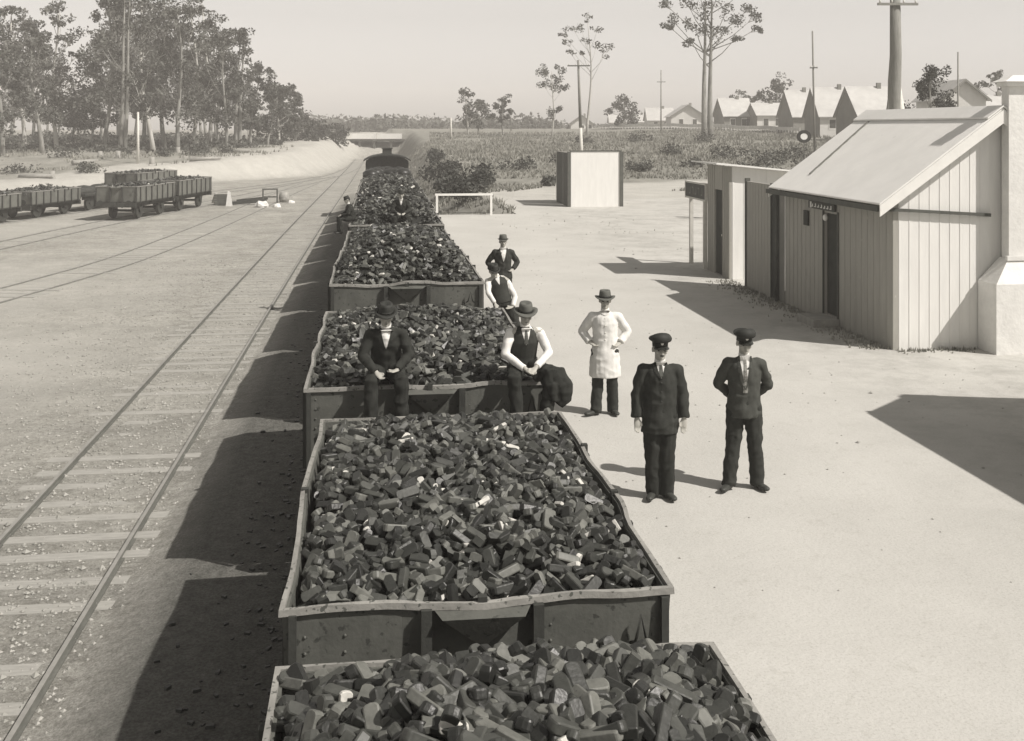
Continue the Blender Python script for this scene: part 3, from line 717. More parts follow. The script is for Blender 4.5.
def person(label, loc, rz, J, outfit, vox=.010, scale=1.0, head_rot=(0, 0, 0), group=None, moustache=False):
    root = empty('person', loc, rz); root.scale = (scale,)*3; tag(root, label, 'person', group)
    J = {k: V(v) for k, v in J.items()}
    for k in list(J):
        if k.endswith('_r') is False and k.endswith('_l') is False: continue
    Rh = Matrix.Rotation(R_(head_rot[2]), 4, 'Z') @ Matrix.Rotation(R_(head_rot[0]), 4, 'X') @ Matrix.Rotation(R_(head_rot[1]), 4, 'Y')
    hc = J['head']; T = Matrix.Translation(hc) @ Rh
    # ---- body: one continuous surface
    mb = MB(); head_mb(mb, hc, Rh)
    mb.tube([J['chest'] + V((0, 0, .08)), J['neck'], hc + V((0, .01, -.05))], [.07, .056, .056], 12)
    mb.tube([J['pelvis'] + V((0, 0, -.04)), J['waist'], J['chest'], J['neck'] + V((0, 0, -.03))], [(.15, .10), (.135, .095), (.16, .11), (.09, .07)], 16)
    for s, k in ((-1, 'r'), (1, 'l')):
        sh, el, wr, hp, kn, an, toe = (J[n_ + '_' + k] for n_ in ('sh', 'el', 'wr', 'hip', 'kn', 'an', 'toe'))
        mb.tube([J['chest'] + V((s*.05, 0, .1)), sh, el, wr], [.06, .058, .041, .028], 10)
        hd = J.get('hd_' + k); dv = (hd - wr) if hd else (wr - el)
        hand(mb, wr + dv.normalized()*.01, dv, s, J.get('curl', V((.4, 0, 0)))[0])
        mb.tube([J['pelvis'] + V((s*.05, 0, 0)), hp, kn, an], [.09, .088, .056, .038], 12)
        mb.tube([an + V((0, .0, -.01)), an + V((0, 0, -.04)) + (toe - an) * .35, toe + V((0, 0, -.0))*.97], [.03, .026, .014], 8)
    body = remeshed(mb, 'body', M['skin'], root, vox)
    for s in (-1, 1):
        MB().ell((s*.031, -.0835, -.006), (.013, .0085, .008), M=T, n=8, m=6).build('eye', M['eye'], root)
        MB().ell((s*.031, -.098, .016), (.018, .006, .004), M=T, n=8, m=6).build('eyebrow', M['hair'], root)
    MB().ell((0, -.0985, -.069), (.020, .004, .004), M=T, n=8, m=6).build('mouth', M['lip'], root)
    if moustache: MB().ell((0, -.104, -.059), (.028, .008, .008), M=T, n=10, m=6).build('moustache', M['hair'], root)
    # hair: shell over the back and sides of the head
    h = MB(); h.ell((0, .028, .024), (.079, .088, .094), M=T, n=16, m=10); h.build('hair', M['hair'], root)
    # ---- trousers
    hem = outfit.get('hem', .09); tr = M[outfit['trousers']]
    mb = MB(); mb.tube([J['pelvis'] + V((0, 0, -.08)), J['pelvis'], J['waist']], [(.165, .125), (.172, .125), (.152, .112)], 16)
    for k in 'rl':
        s = 1 if k == 'l' else -1
        hp, kn, an = J['hip_'+k], J['kn_'+k], J['an_'+k]
        a2 = an - (kn - an).normalized() * .05
        midt = hp.lerp(kn, .5)
        mb.tube([J['pelvis'] + V((s*.06, 0, -.02)), hp, midt, kn, kn.lerp(a2, .5), a2], [.10, .108, .098, .084, .080, .080], 14)
    mb = mb
    remeshed(mb, 'trousers', tr, root, max(vox, .011), 3, 2.3)
    for k in 'rl':
        an, toe = J['an_'+k], J['toe_'+k]; d = toe - an; d.z = 0; d.normalize(); hz_ = V((0, 0, 1))
        q = MB(); base = an + V((0, 0, -.045))
        q.tube([base - d*.065, base - d*.03, base + d*.06, base + d*.14, base + d*.195, base + d*.215], [(.030, .034), (.040, .044), (.043, .036), (.047, .030), (.038, .025), (.018, .014)], 12, up=hz_)
        q.tube([an + V((0, 0, .035)), an + V((0, 0, -.03))], [.046, .046], 12)
        remeshed(q, 'shoe', M['shoe'], root, max(vox, .009), 1)
    # ---- upper garments
    def torso(mb, infl, bottom, arms, flare=0.0, sleeve=1.0, slr=.0):
        pe, wa, ch, ne = J['pelvis'], J['waist'], J['chest'], J['neck']
        dn = (pe - wa).normalized()
        mb.tube([pe + dn*bottom, pe + dn*bottom*.4, pe, wa, ch, ch + (ne - ch)*.5, ch + (ne-ch)*.8, ne + (ch - ne)*.04],
                [(.17+infl+flare, .125+infl+flare*.7), (.172+infl+flare*.6, .128+infl+flare*.4), (.168+infl, .125+infl), (.158+infl, .118+infl), (.172+infl, .128+infl), (.145+infl, .108+infl), (.098+infl*.5, .082+infl*.5), (.062, .060)], 20)
        if arms:
            for k in 'rl':
                s = 1 if k == 'l' else -1
                sh, el, wr = J['sh_'+k], J['el_'+k], J['wr_'+k]; end = el.lerp(wr, sleeve)
                mb.tube([ch + V((s*.04, 0, .09)), sh], [.060+infl, .054+infl], 12); mb.ell(tuple(sh), (.062+slr, .060+slr, .060+slr), n=14, m=10)
                mb.tube([sh, sh.lerp(el, .5), el], [.062+slr, .062+slr, .055+slr], 12); mb.ell(tuple(el), (.054+slr,)*3, n=12, m=8); mb.tube([el, el.lerp(end, .5), end], [.055+slr, .051+slr, .048+slr], 12)
        return mb
    jk = outfit.get('jacket')
    if outfit.get('vest'):
        s_ = remeshed(torso(MB(), -.004, .0, True, sleeve=.93, slr=-.003), 'shirt', M['shirt'], root, max(vox, .012), 3, 1.1)
        outer = remeshed(torso(MB(), .008, .02, False), 'waistcoat', M[outfit['vest']], root, max(vox, .012))
    else:
        outer = remeshed(torso(MB(), .014, outfit.get('len', .16), True, flare=outfit.get('flare', .01), sleeve=.98, slr=outfit.get('slr', .004)), outfit.get('jname', 'jacket'), M[jk], root, max(vox, .011), 4, 3.7 + scale)
    # patches that lie on the front of the outer garment
    bvh = BVHTree.FromPolygons([v.co for v in outer.data.vertices], [p.vertices for p in outer.data.polygons])
    up = (J['neck'] - J['chest']).normalized(); fw = V((0, -1, 0)); fw = (fw - up*fw.dot(up)).normalized(); rt = V((1, 0, 0))
    if 'front' in outfit: rt = V(outfit['front']).normalized(); fw = rt.cross(up) ; fw = fw if fw.y < .5 else -fw
    org = J['neck']
    def patch(name, rows, m, off, nseg=5, th=.0):
        # rows: (drop below the neck, left x, right x)
        vs = []; fs = []; nr = []
        for (dz, xa, xb) in rows:
            for k in range(nseg + 1):
                x = xa + (xb - xa)*k/nseg; p = org - up*dz + rt*x + fw*.5
                hit = bvh.ray_cast(p, -fw, 1.0)
                q = (hit[0] if hit[0] is not None else org - up*dz + rt*x + fw*.1) + fw*off
                vs.append(q)
        w_ = nseg + 1; n0 = len(vs)
        for q in list(vs): vs.append(q - fw*.02)
        R = len(rows)
        for r in range(R-1):
            for k in range(nseg):
                a = r*w_+k; fs.append((a, a+w_, a+w_+1, a+1)); fs.append((n0+a, n0+a+1, n0+a+w_+1, n0+a+w_))
        for r in range(R-1):
            for k in (0, nseg): a = r*w_+k; fs.append((a, a+w_, n0+a+w_, n0+a))
        for r in (0, R-1):
            for k in range(nseg): a = r*w_+k; fs.append((a, a+1, n0+a+1, n0+a))
        b = MB().add(vs, fs, 0, False); return b.build(name, m, root, rec=True)
    vn = outfit.get('vneck')
    if vn:
        (dep, hw_) = vn
        rows = [(t, -hw_*(1 - (t/dep))**.8, hw_*(1 - (t/dep))**.8) for t in [dep*i/7 for i in range(8)]]
        rows = [(max(.0, t), a, b_) for t, a, b_ in rows]
        patch('shirt_front', rows, M[outfit.get('vmat', 'shirt')], .004)
        if outfit.get('tie'):
            L_ = outfit.get('tie_len', dep*.92)
            patch('tie', [(.03 + (L_-.03)*i/6, -.014 - .012*(i/6), .014 + .012*(i/6)) for i in range(7)], M[outfit['tie']], .009, 2)
        if not outfit.get('vest'):
            for s in (-1, 1):
                patch('lapel', [(dep*i/6, s*hw_*(1-i/6)**.8, s*(hw_*(1-i/6)**.8 + .045*math.sin(math.pi*(i+.6)/6.9))) for i in range(7)], M[outfit.get('lapel', jk)], .010, 2)
        c_ = MB(); c_.tube([org + V((0, .0, -.012)), org + up*.012, org + up*.035], [(.060, .060), (.059, .058), (.056, .055)], 16); c_.build('collar', M['shirt'], root)
    if outfit.get('buttons'):
        for i in range(outfit['buttons']):
            dz = (vn[0] if vn else .1) + .04 + i*.10
            hit = bvh.ray_cast(org - up*dz + rt*.0 + fw*.5, -fw, 1.0)
            if hit[0] is not None: MB().ell(hit[0] + fw*.003, (.009, .006, .009), n=8, m=5).build('button', M['badge' if outfit.get('bright') else 'iron'], root)
    # ---- headgear
    hg = outfit.get('hat')
    if hg == 'cap':
        b = MB(); b.tube([T @ V((0, .0, .030)), T @ V((0, 0, .058)), T @ V((0, -.002, .094))], [(.084, .101), (.085, .102), (.089, .105)], 20, up=Rh @ V((0, -1, 0)))
        b.tube([T @ V((0, -.002, .090)), T @ V((0, -.004, .104)), T @ V((0, -.006, .113)), T @ V((0, -.002, .119))], [(.092, .107), (.124, .137), (.126, .139), (.114, .126)], 24, up=Rh @ V((0, -1, 0)))
        b.build('peaked_cap', M['cap'], root)
        vs = []; fs = []; n = 10
        for i in range(n+1):
            t = R_(-62 + 124*i/n)
            for r, z in ((1.0, .034), (1.36, .012), (1.36, .006), (1.0, .028)): vs.append(T @ V((.083*r*math.sin(t)*(1 if r == 1 else .85), -.098*r*math.cos(t) - (.012 if r > 1 else 0), z)))
        for i in range(n):
            for q in range(4): fs.append((i*4+q, i*4+(q+1) % 4, (i+1)*4+(q+1) % 4, (i+1)*4+q))
        MB().add(vs, fs).build('visor', M['visor'], root, rec=True)
        MB().ell((0, -.108, .072), (.017, .006, .019), M=T, n=10, m=6).build('badge', M['badge'], root)
    elif hg in ('fedora', 'felt'):
        br = outfit.get('brim', .155); hm_ = M[outfit.get('hatm', 'hat')]
        b = MB(); vs = []; fs = []; n = 28
        for k in range(n):
            t = 2*math.pi*k/n; c_, s__ = math.cos(t), math.sin(t)
            for r, dz in (((.082, .100), .040), ((br, br*1.12), .036 + .026*abs(c_)**2 - .018*max(0, -s__)), ((br, br*1.12), .029 + .026*abs(c_)**2 - .018*max(0, -s__)), ((.082, .100), .030)):
                vs.append(T @ V((r[0]*c_, r[1]*s__, dz)))
        for k in range(n):
            k2 = (k+1) % n
            for q in range(4): fs.append((k*4+q, k2*4+q, k2*4+(q+1) % 4, k*4+(q+1) % 4))
        b.add(vs, fs, 0, True)
        vs = []; fs = []
        prof = ((1.0, .030), (1.0, .07), (.95, .115), (.86, .142), (.5, .138), (.2, .120))
        for r, z in prof:
            for k in range(n):
                t = 2*math.pi*k/n; pinch = 1 - .16*max(0, -math.sin(t))**3 * (1 if z > .1 else 0)
                vs.append(T @ V((.084*r*math.cos(t)*pinch, .102*r*math.sin(t), z)))
        for i in range(len(prof)-1):
            for k in range(n): k2 = (k+1) % n; fs.append((i*n+k, i*n+k2, (i+1)*n+k2, (i+1)*n+k))
        fs.append([ (len(prof)-1)*n + k for k in range(n)])
        b.add(vs, fs, 0, True); b.build('felt_hat', hm_, root, rec=True)
        b = MB(); b.tube([T @ V((0, 0, .040)), T @ V((0, 0, .066))], [(.087, .105)]*2, 24, up=Rh @ V((0, -1, 0))); b.build('hat_band', M['cap'], root)
    return root
def stand(spread=.09, arms='down', turn=0, lean=0):
    J = dict(pelvis=(0, 0, .95), waist=(0, 0, 1.08), chest=(0, .0, 1.29), neck=(0, .01, 1.475), head=(0, -.012, 1.615))
    for s, k in ((-1, 'r'), (1, 'l')):
        J['sh_'+k] = (s*.182, .01, 1.375); J['hip_'+k] = (s*.09, 0, .90); J['kn_'+k] = (s*(.09 + spread)/2, -.015, .49)
        J['an_'+k] = (s*spread, .02, .085); J['toe_'+k] = (s*(spread + .045), -.12, .03)
        if arms == 'down':
            J['el_'+k] = (s*.245, .02, 1.12); J['wr_'+k] = (s*.255, -.03, .87); J['hd_'+k] = (s*.25, -.05, .78)
        elif arms == 'back':
            J['el_'+k] = (s*.275, .09, 1.13); J['wr_'+k] = (s*.10, .20, .96); J['hd_'+k] = (s*.0, .22, .92)
        elif arms == 'akimbo':
            J['el_'+k] = (s*.32, .09, 1.15); J['wr_'+k] = (s*.215, -.02, 1.02); J['hd_'+k] = (s*.15, -.09, .99)
    return J
def sit():
    J = dict(pelvis=(0, .10, .13), waist=(0, .08, .26), chest=(0, .02, .46), neck=(0, -.03, .635), head=(0, -.075, .775))
    for s, k in ((-1, 'r'), (1, 'l')):
        J['sh_'+k] = (s*.180, -.01, .545); J['hip_'+k] = (s*.10, .04, .11); J['kn_'+k] = (s*.20, -.36, .10)
        J['an_'+k] = (s*.17, -.33, -.34); J['toe_'+k] = (s*.21, -.47, -.40)
        J['el_'+k] = (s*.27, -.06, .31); J['wr_'+k] = (s*.10, -.28, .235); J['hd_'+k] = (s*.05, -.36, .20)
    return J
def at(px, py):
    p = W(px, py, CZ - PZ); return (p.x, p.y, PZ + .005)
def face(rz_deg): return R_(rz_deg)

J = stand(.075); J['wr_r'] = (-.25, -.02, .87); J['kn_l'] = (.075, -.03, .49)
person('man in flat-topped peaked cap and buttoned dark jacket with arms hanging straight', at(660, 498), R_(-8), J,
       dict(jacket='suit', trousers='suit3', len=.24, flare=.02, vneck=(.17, .052), tie='tie', buttons=3, hat='cap', slr=.012), vox=.009, scale=1.0, moustache=True, head_rot=(0, 0, 6))
J = stand(.145, 'back'); J['an_r'] = (-.17, -.06, .085); J['toe_r'] = (-.24, -.19, .03); J['toe_l'] = (.21, -.11, .03)
person('man in peaked cap and open dark jacket, hands clasped behind his back', at(744, 488), R_(-12), J,
       dict(jacket='suit2', trousers='suit', len=.15, flare=.015, vneck=(.36, .058), vmat='shirt', tie='tie_s', tie_len=.40, hat='cap'), vox=.009, scale=1.0, head_rot=(6, 0, 10))
J = stand(.11, 'akimbo'); J['an_r'] = (-.13, -.06, .085); J['toe_r'] = (-.24, -.16, .03)
p3 = person('man in long white dust coat and felt hat standing with hands on hips', at(605, 414), R_(-10), J,
       dict(jacket='coat_w', jname='dust_coat', trousers='suit', len=.42, flare=.045, vneck=(.07, .04), hat='fedora', brim=.145, slr=.010, lapel='coat_w', buttons=4, bright=True), vox=.011, scale=.985)
p = c2w((503 - 512)/FPX*23.3, 23.3)
J = stand(.10, 'akimbo')
person('man in dark suit standing hands on hips beside the fourth wagon', (p.x, p.y, PZ + .005), R_(0), J,
       dict(jacket='suit', trousers='suit3', len=.14, flare=.02, vneck=(.30, .075), hat='fedora', brim=.115, hatm='coal_hat' if False else 'hat'), vox=.013, scale=.99)
# seated pair on the near end of the third wagon
y3, L3, w3, h3, x3 = 12.72, 5.25, 2.84, 2.95, .57
zr = CZ - h3 + .035
J = sit(); J['kn_r'] = (-.17, -.34, .06); J['kn_l'] = (.17, -.34, .09); J['wr_r'] = (-.11, -.26, .16); J['hd_r'] = (-.06, -.34, .12); J['wr_l'] = (.12, -.27, .18); J['hd_l'] = (.06, -.35, .18)
p = PD(386, 12.72)
person('man in dark suit and dark hat seated on the left of the third wagon end', (p.x, y3 + .03, zr), R_(0), J,
       dict(jacket='suit3', trousers='suit3', len=.06, vneck=(.22, .06), hat='fedora', brim=.135, hatm='cap'), vox=.010, head_rot=(14, 0, 0))
J = sit(); J['kn_r'] = (-.20, -.38, .07); J['kn_l'] = (.24, -.36, .13); J['an_r'] = (-.16, -.36, -.36); J['toe_r'] = (-.2, -.50, -.42); J['an_l'] = (.20, -.33, -.32); J['toe_l'] = (.25, -.47, -.38)
J['el_r'] = (-.25, -.08, .30); J['el_l'] = (.29, -.06, .30); J['wr_r'] = (-.05, -.32, .17); J['wr_l'] = (.07, -.32, .18); J['hd_r'] = (.02, -.38, .13); J['hd_l'] = (0, -.39, .13); J['curl'] = (.8, 0, 0)
p = PD(526, 12.72)
person('man in white shirt and dark waistcoat seated on the third wagon with clasped hands', (p.x, y3 + .03, zr), R_(4), J,
       dict(vest='vest', trousers='suit3', vneck=(.20, .06), tie='tie', hat='fedora', brim=.145, hatm='hat'), vox=.010, scale=.97, head_rot=(10, 0, -6))
# folded coat hanging over the corner beside him
p = PD(553, 12.62); q = MB(); rn = random.Random(3)
q.tube([(-.20, .10, .02), (-.06, .03, .09), (.04, -.02, .06), (.10, -.05, -.06), (.11, -.05, -.20), (.06, -.05, -.27)], [(.07, .07), (.10, .09), (.12, .10), (.125, .09), (.10, .08), (.05, .05)], 14)
q.tube([(-.1, .0, .02), (-.02, -.08, -.05), (0, -.09, -.22)], [.07, .08, .05], 10)
o = remeshed(q, 'folded_coat', M['suit3'], None, .014, 1, 5.0); o.location = (p.x, p.y, zr + .02); tag(o, 'dark coat draped over the right corner of the third wagon beside the white-sleeved man', 'coat')
# man leaning on the corner of the fourth wagon, feet on the platform
J = stand(.10, 'down')
for k_, v_ in list(J.items()):
    z_ = v_[2]; lean_ = -.36 * max(0, (z_ - .08)/1.6)
    if k_ == 'head': lean_ -= .02; z_ -= .10
    if k_ in ('neck',): z_ -= .06
    if k_.startswith('sh'): z_ -= .05
    J[k_] = (v_[0] + lean_, v_[1], z_)
J['el_l'] = (.04, -.03, 1.03); J['wr_l'] = (-.02, -.12, .86); J['hd_l'] = (-.10, -.16, .84); J['el_r'] = (-.48, -.14, 1.13); J['wr_r'] = (-.36, -.22, .94); J['hd_r'] = (-.34, -.28, .88)
J['kn_l'] = (.06, -.10, .50)
person('man in white shirt sleeves leaning against the corner of the fourth wagon, head bowed', (2.36, 19.55, PZ + .005), R_(0), J,
       dict(vest='vest', trousers='suit3', vneck=(.16, .05), hat='felt', brim=.12, hatm='cap'), vox=.013, head_rot=(16, 0, 8), scale=.95)
J = sit(); p = PD(401, 30.9)
person('small distant figure in dark clothes seated on the near rim of the sixth wagon', (p.x, p.y, CZ - 2.70 + .10), R_(0), J,
       dict(jacket='suit3', trousers='suit3', len=.05, vneck=(.15, .05), hat='felt', brim=.11, hatm='cap'), vox=.016, scale=.95)

J = sit()
person('crouching dark figure perched on the left side of the sixth wagon', (-.88, 31.9, CZ - 2.70 + .02), R_(-80), J,
       dict(jacket='suit3', trousers='suit3', len=.05, vneck=(.12, .04), hat='felt', brim=.11, hatm='cap'), vox=.016, scale=.80, head_rot=(20, 0, 0))

# ------------------------------------------------------------------ station sheds
WX = 9.17                                              # plane of the walls that face the track
def boards_x(mb, x, y0, y1, z0, z1, step, depth, top=None):      # vertical cover strips on a wall facing -x
    n = max(1, int(round((y1 - y0)/step)))
    for k in range(n + 1):
        y = y0 + (y1 - y0)*k/n; mb.box(x - depth, x - .002, y - .012, y + .012, z0, (top(y) if top else z1) - .01)
def boards_y(mb, y, x0, x1, z0, step, depth, top):                # on a wall facing -y
    n = max(1, int(round((x1 - x0)/step)))
    for k in range(n + 1):
        x = x0 + (x1 - x0)*k/n; mb.box(x - .010, x + .010, y - depth, y - .002, z0, top(x) - .01)
EA, RIDGE, XR = PZ + 2.66, PZ + 4.36, 11.13
def ridge_z(x): return RIDGE - abs(x - XR) * (RIDGE - EA) / (XR - 8.8)
def gable_building(name, label, y0, y1, full=True):
    g = empty(name, (WX, y0, PZ)); tag(g, label, 'building'); O = -V(g.location)
    def bl(mb, n, m, rec=False, par=None):
        mb.v = [tuple(V(v) + O) for v in mb.v]; return mb.build(n, m, par or g, rec)
    XE = 2*XR - 8.8; XW = 2*XR - WX; th = .08
    uz = lambda x: ridge_z(x) - .10
    if full:   # openings: door between y=21.24 and 21.9
        dy0, dy1, dz = 21.24, 21.92, PZ + 2.25
        b = MB()
        b.box(WX, WX+.1, y0, dy0, PZ-.1, uz(WX)); b.box(WX, WX+.1, dy1, y1, PZ-.1, uz(WX)); b.box(WX, WX+.1, dy0, dy1, dz, uz(WX)); b.box(WX, WX+.1, dy0, dy1, PZ-.1, PZ+.16)
        boards_x(b, WX, y0+.02, dy0-.06, PZ, uz(WX), .25, .006); boards_x(b, WX, dy1+.06, y1-.02, PZ, uz(WX), .25, .006)
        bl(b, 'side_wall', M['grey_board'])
        bl(MB().box(WX+.06, WX+.095, dy0+.005, dy1-.005, PZ+.162, dz-.005), 'door', M['door_dark'])
        bl(MB().box(WX-.03, WX+.02, dy0-.055, dy0-.004, PZ+.1, dz+.05), 'door_frame', M['grey_dark']); bl(MB().box(WX-.03, WX+.02, dy1+.004, dy1+.05, PZ+.1, dz+.05), 'door_frame', M['grey_dark'])
        bl(MB().box(WX-.55, WX-.016, dy0-.1, dy1+.1, PZ-.02, PZ+.15), 'door_step', M['sleeper'])
        bl(MB().box(WX-.045, WX-.015, 22.72, 22.96, PZ+1.90, PZ+2.22), 'ticket_hatch', M['door_dark'])
        s_ = bl(MB().box(WX-.07, WX-.016, 21.30, 22.62, PZ+2.30, PZ+2.45), 'door_sign', M['grey_dark'])
        b = MB(); rr = random.Random(8); y = 22.52        # faint pale lettering, too worn to read
        b.box(WX-.074, WX-.071, 22.44, 22.52, PZ+2.31, PZ+2.44)
        while y > 21.5:
            y -= .16; b.box(WX-.074, WX-.071, y, y+.045, PZ+2.335, PZ+2.395 + rr.uniform(0, .02)); b.box(WX-.074, WX-.071, y+.05, y+.10, PZ+2.335, PZ+2.355)
        for q_ in range(0, len(b.v), 8):
            c_ = MB(); c_.v = b.v[q_:q_+8]; c_.f = b.f[:6]; c_.mi = [0]*6; c_.sm = [False]*6; bl(c_, 'letter', M['white_board'], par=s_)
        bl(MB().ell((WX-.14, 21.55, PZ+2.17), (.05, .05, .07)), 'lamp', M['white'])
        bl(MB().box(WX-.035, WX-.016, y1-.02, y1+.28, PZ, uz(WX)-.05), 'corner_board', M['wall_g'])
        bl(MB().cyl((WX-.08, y1+.33, PZ+.0), (WX-.08, y1+.33, EA-.12), .045, 10), 'downpipe', M['grey_dark'])
    else:
        b = MB(); b.box(WX, WX+.1, y0, y1, PZ-.1, uz(WX)); boards_x(b, WX, y0+.02, y1-.02, PZ, uz(WX), .30, .014); bl(b, 'side_wall', M['grey_board'])
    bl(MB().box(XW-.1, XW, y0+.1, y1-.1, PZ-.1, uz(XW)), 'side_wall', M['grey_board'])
    for yy, e in ((y0, -1), (y1, 1)):
        b = MB(); ya, yb = (yy, yy+.08) if e < 0 else (yy-.08, yy)
        xs = [WX+.1, XR, XW-.1] if not (e < 0 and False) else []
        vs = []
        for y in (ya, yb): vs += [(WX+.1, y, PZ-.1), (XW-.1, y, PZ-.1), (XW-.1, y, uz(XW-.1)), (XR, y, uz(XR)), (WX+.1, y, uz(WX+.1))]
        b.add(vs, [(0,1,2,3,4), (9,8,7,6,5), (0,5,6,1), (1,6,7,2), (2,7,8,3), (3,8,9,4), (4,9,5,0)])
        if e < 0: boards_y(b, ya, WX+.12, XW-.12, PZ, .19, .007, uz)
        bl(b, 'gable_wall', M['white_board'], rec=True)
    # corrugated roof sheets, with a small ripple
    for s in (-1, 1):
        b = MB(); vs = []; fs = []; n = int((y1 - y0 + .5)/.076*2); x0 = 8.8 if s < 0 else XE
        for k in range(n + 1):
            y = y0 - .25 + (y1 - y0 + .32)*k/n; dz = .009*(k % 2)
            for x, z in ((XR, RIDGE), (x0, EA)): vs += [(x, y, z + dz), (x, y, z + dz - .03)]
        for k in range(n):
            a = k*4; fs += [(a, a+2, a+6, a+4), (a+1, a+5, a+7, a+3), (a+2, a+3, a+7, a+6), (a, a+4, a+5, a+1)]
        fs += [(0, 1, 3, 2), (n*4, n*4+2, n*4+3, n*4+1)]
        b.add(vs, fs); rf = bl(b, 'roof', M['roof_w'], rec=True)
        k_ = MB(); sl = (RIDGE - EA)/(XR - 8.8); ds = s
        k_.add([(XR, y0-.27, RIDGE+.05), (XR + ds*.30, y0-.27, RIDGE+.05-.30*sl), (XR + ds*.30, y1+.09, RIDGE+.05-.30*sl), (XR, y1+.09, RIDGE+.05),
                (XR, y0-.27, RIDGE+.02), (XR + ds*.30, y0-.27, RIDGE+.02-.30*sl), (XR + ds*.30, y1+.09, RIDGE+.02-.30*sl), (XR, y1+.09, RIDGE+.02)],
               [(0,1,2,3), (7,6,5,4), (0,4,5,1), (1,5,6,2), (2,6,7,3)])
        bl(k_, 'ridge_cap', M['roof_w'], rec=True)
        bl(MB().box(min(x0, x0 - ds*.10) - (.02 if s < 0 else -.02), max(x0, x0 - ds*.10) - (.02 if s < 0 else -.02), y0-.2, y1+.2, EA-.15, EA-.05), 'gutter', M['grey_dark'])
        for yy, e in ((y0-.27, -1), (y1+.06, 1)):          # barge boards
            k_ = MB(); zt = lambda x: ridge_z(x) - .035
            vs = []
            for y in (yy, yy+.03): vs += [(XR, y, zt(XR)), (x0, y, zt(x0)), (x0, y, zt(x0)-.20), (XR, y, zt(XR)-.24)]
            k_.add(vs, [(0,1,2,3), (7,6,5,4), (0,4,5,1), (1,5,6,2), (2,6,7,3), (3,7,4,0)]); bl(k_, 'barge_board', M['white'], rec=True)
    return g, bl
sb, bl = gable_building('station_building', 'grey and white boarded station building with steep pale iron roof and brick chimney', 18.85, 24.15)
bl(MB().bar((9.0, 18.79, EA-.12), (11.0, 18.79, EA-.24), .05, .06), 'gutter_pipe', M['grey_dark'])
sl = (RIDGE - EA)/(XR - 8.8)
bl(MB().bar((XR-.32, 23.4, ridge_z(XR-.32)+.02), (9.25, 22.9, ridge_z(9.25)+.02), .05, .02), 'roof_seam', M['roof_dk'])
# chimney: broad base, sloped shoulder, narrow stack, capped
ch = MB(); x0, yb, yf = 10.78, 18.825, 18.22
zb = PZ + 1.24; zs = PZ + 1.66
ch.box(x0, 12.7, yf, yb, PZ-.1, zb)
ch.add([(x0, yf, zb), (12.7, yf, zb), (12.7, yb, zb), (x0, yb, zb), (11.17, yf+.28, zs), (12.13, yf+.28, zs), (12.13, yb-.05, zs), (11.17, yb-.05, zs)], [(0,1,5,4), (1,2,6,5), (2,3,7,6), (3,0,4,7), (4,5,6,7)])
ch.box(11.2, 12.1, yf+.31, yb-.06, zs-.2, PZ+4.75)
cho = bl(ch, 'chimney', M['brick_w'], rec=True)
c2 = MB(); c2.box(11.13, 12.17, yf+.24, yb-.02, PZ+4.75, PZ+4.83); c2.add([(11.06, yf+.18, PZ+4.832), (12.24, yf+.18, PZ+4.832), (12.24, yb+.04, PZ+4.832), (11.06, yb+.04, PZ+4.832), (11.3, yf+.34, PZ+4.95), (12.0, yf+.34, PZ+4.95), (12.0, yb-.12, PZ+4.95), (11.3, yb-.12, PZ+4.95)], [(3,2,1,0), (0,1,5,4), (1,2,6,5), (2,3,7,6), (3,0,4,7), (4,5,6,7)])
c2.v = [tuple(V(v) - V(sb.location)) for v in c2.v]; c2.build('chimney_cap', M['brick_w'], cho, rec=True)
c3 = MB().box(11.12, 12.18, yf+.22, yf+.29, zs-.03, zs+.05); c3.v = [tuple(V(v) - V(sb.location)) for v in c3.v]; c3.build('chimney_ledge', M['brick_w'], cho)
# the matching building that stands just outside the right edge and throws its shadow on the platform
gable_building('station_building', 'matching gabled building beyond the right edge, shown only by its shadow on the platform', 8.9, 13.22, full=False)
h = empty('small_hut', (7.95, 6.0, PZ)); tag(h, 'small hut out of view whose corner shadow touches the lower right edge', 'hut')
MB().box(0, 2, 0, 1.30, 0, 2.5).build('wall', M['grey_board'], h); MB().box(-.25, 2.25, -.2, 1.45, 2.5, 2.58).build('roof', M['roof_w'], h)

# screen wall between the building and the lavatory
s = empty('screen_fence', (WX, 25.0, PZ)); tag(s, 'grey boarded screen wall joining the station building to the white shed', 'fence')
b = MB(); b.box(0, .06, .05, 1.80, -.05, 2.66); boards_x(b, 0, .08, 1.78, 0, 2.66, .22, .007); b.build('board_panel', M['grey_board'], s)
MB().box(-.03, .09, .0, .048, 0, 2.7).build('post', M['grey_dark'], s); MB().box(-.03, .09, 1.802, 1.88, 0, 2.74).build('post', M['grey_dark'], s)
MB().box(-.01, .05, -.52, -.02, 0, 2.55).build('gate', M['door_dark'], s)
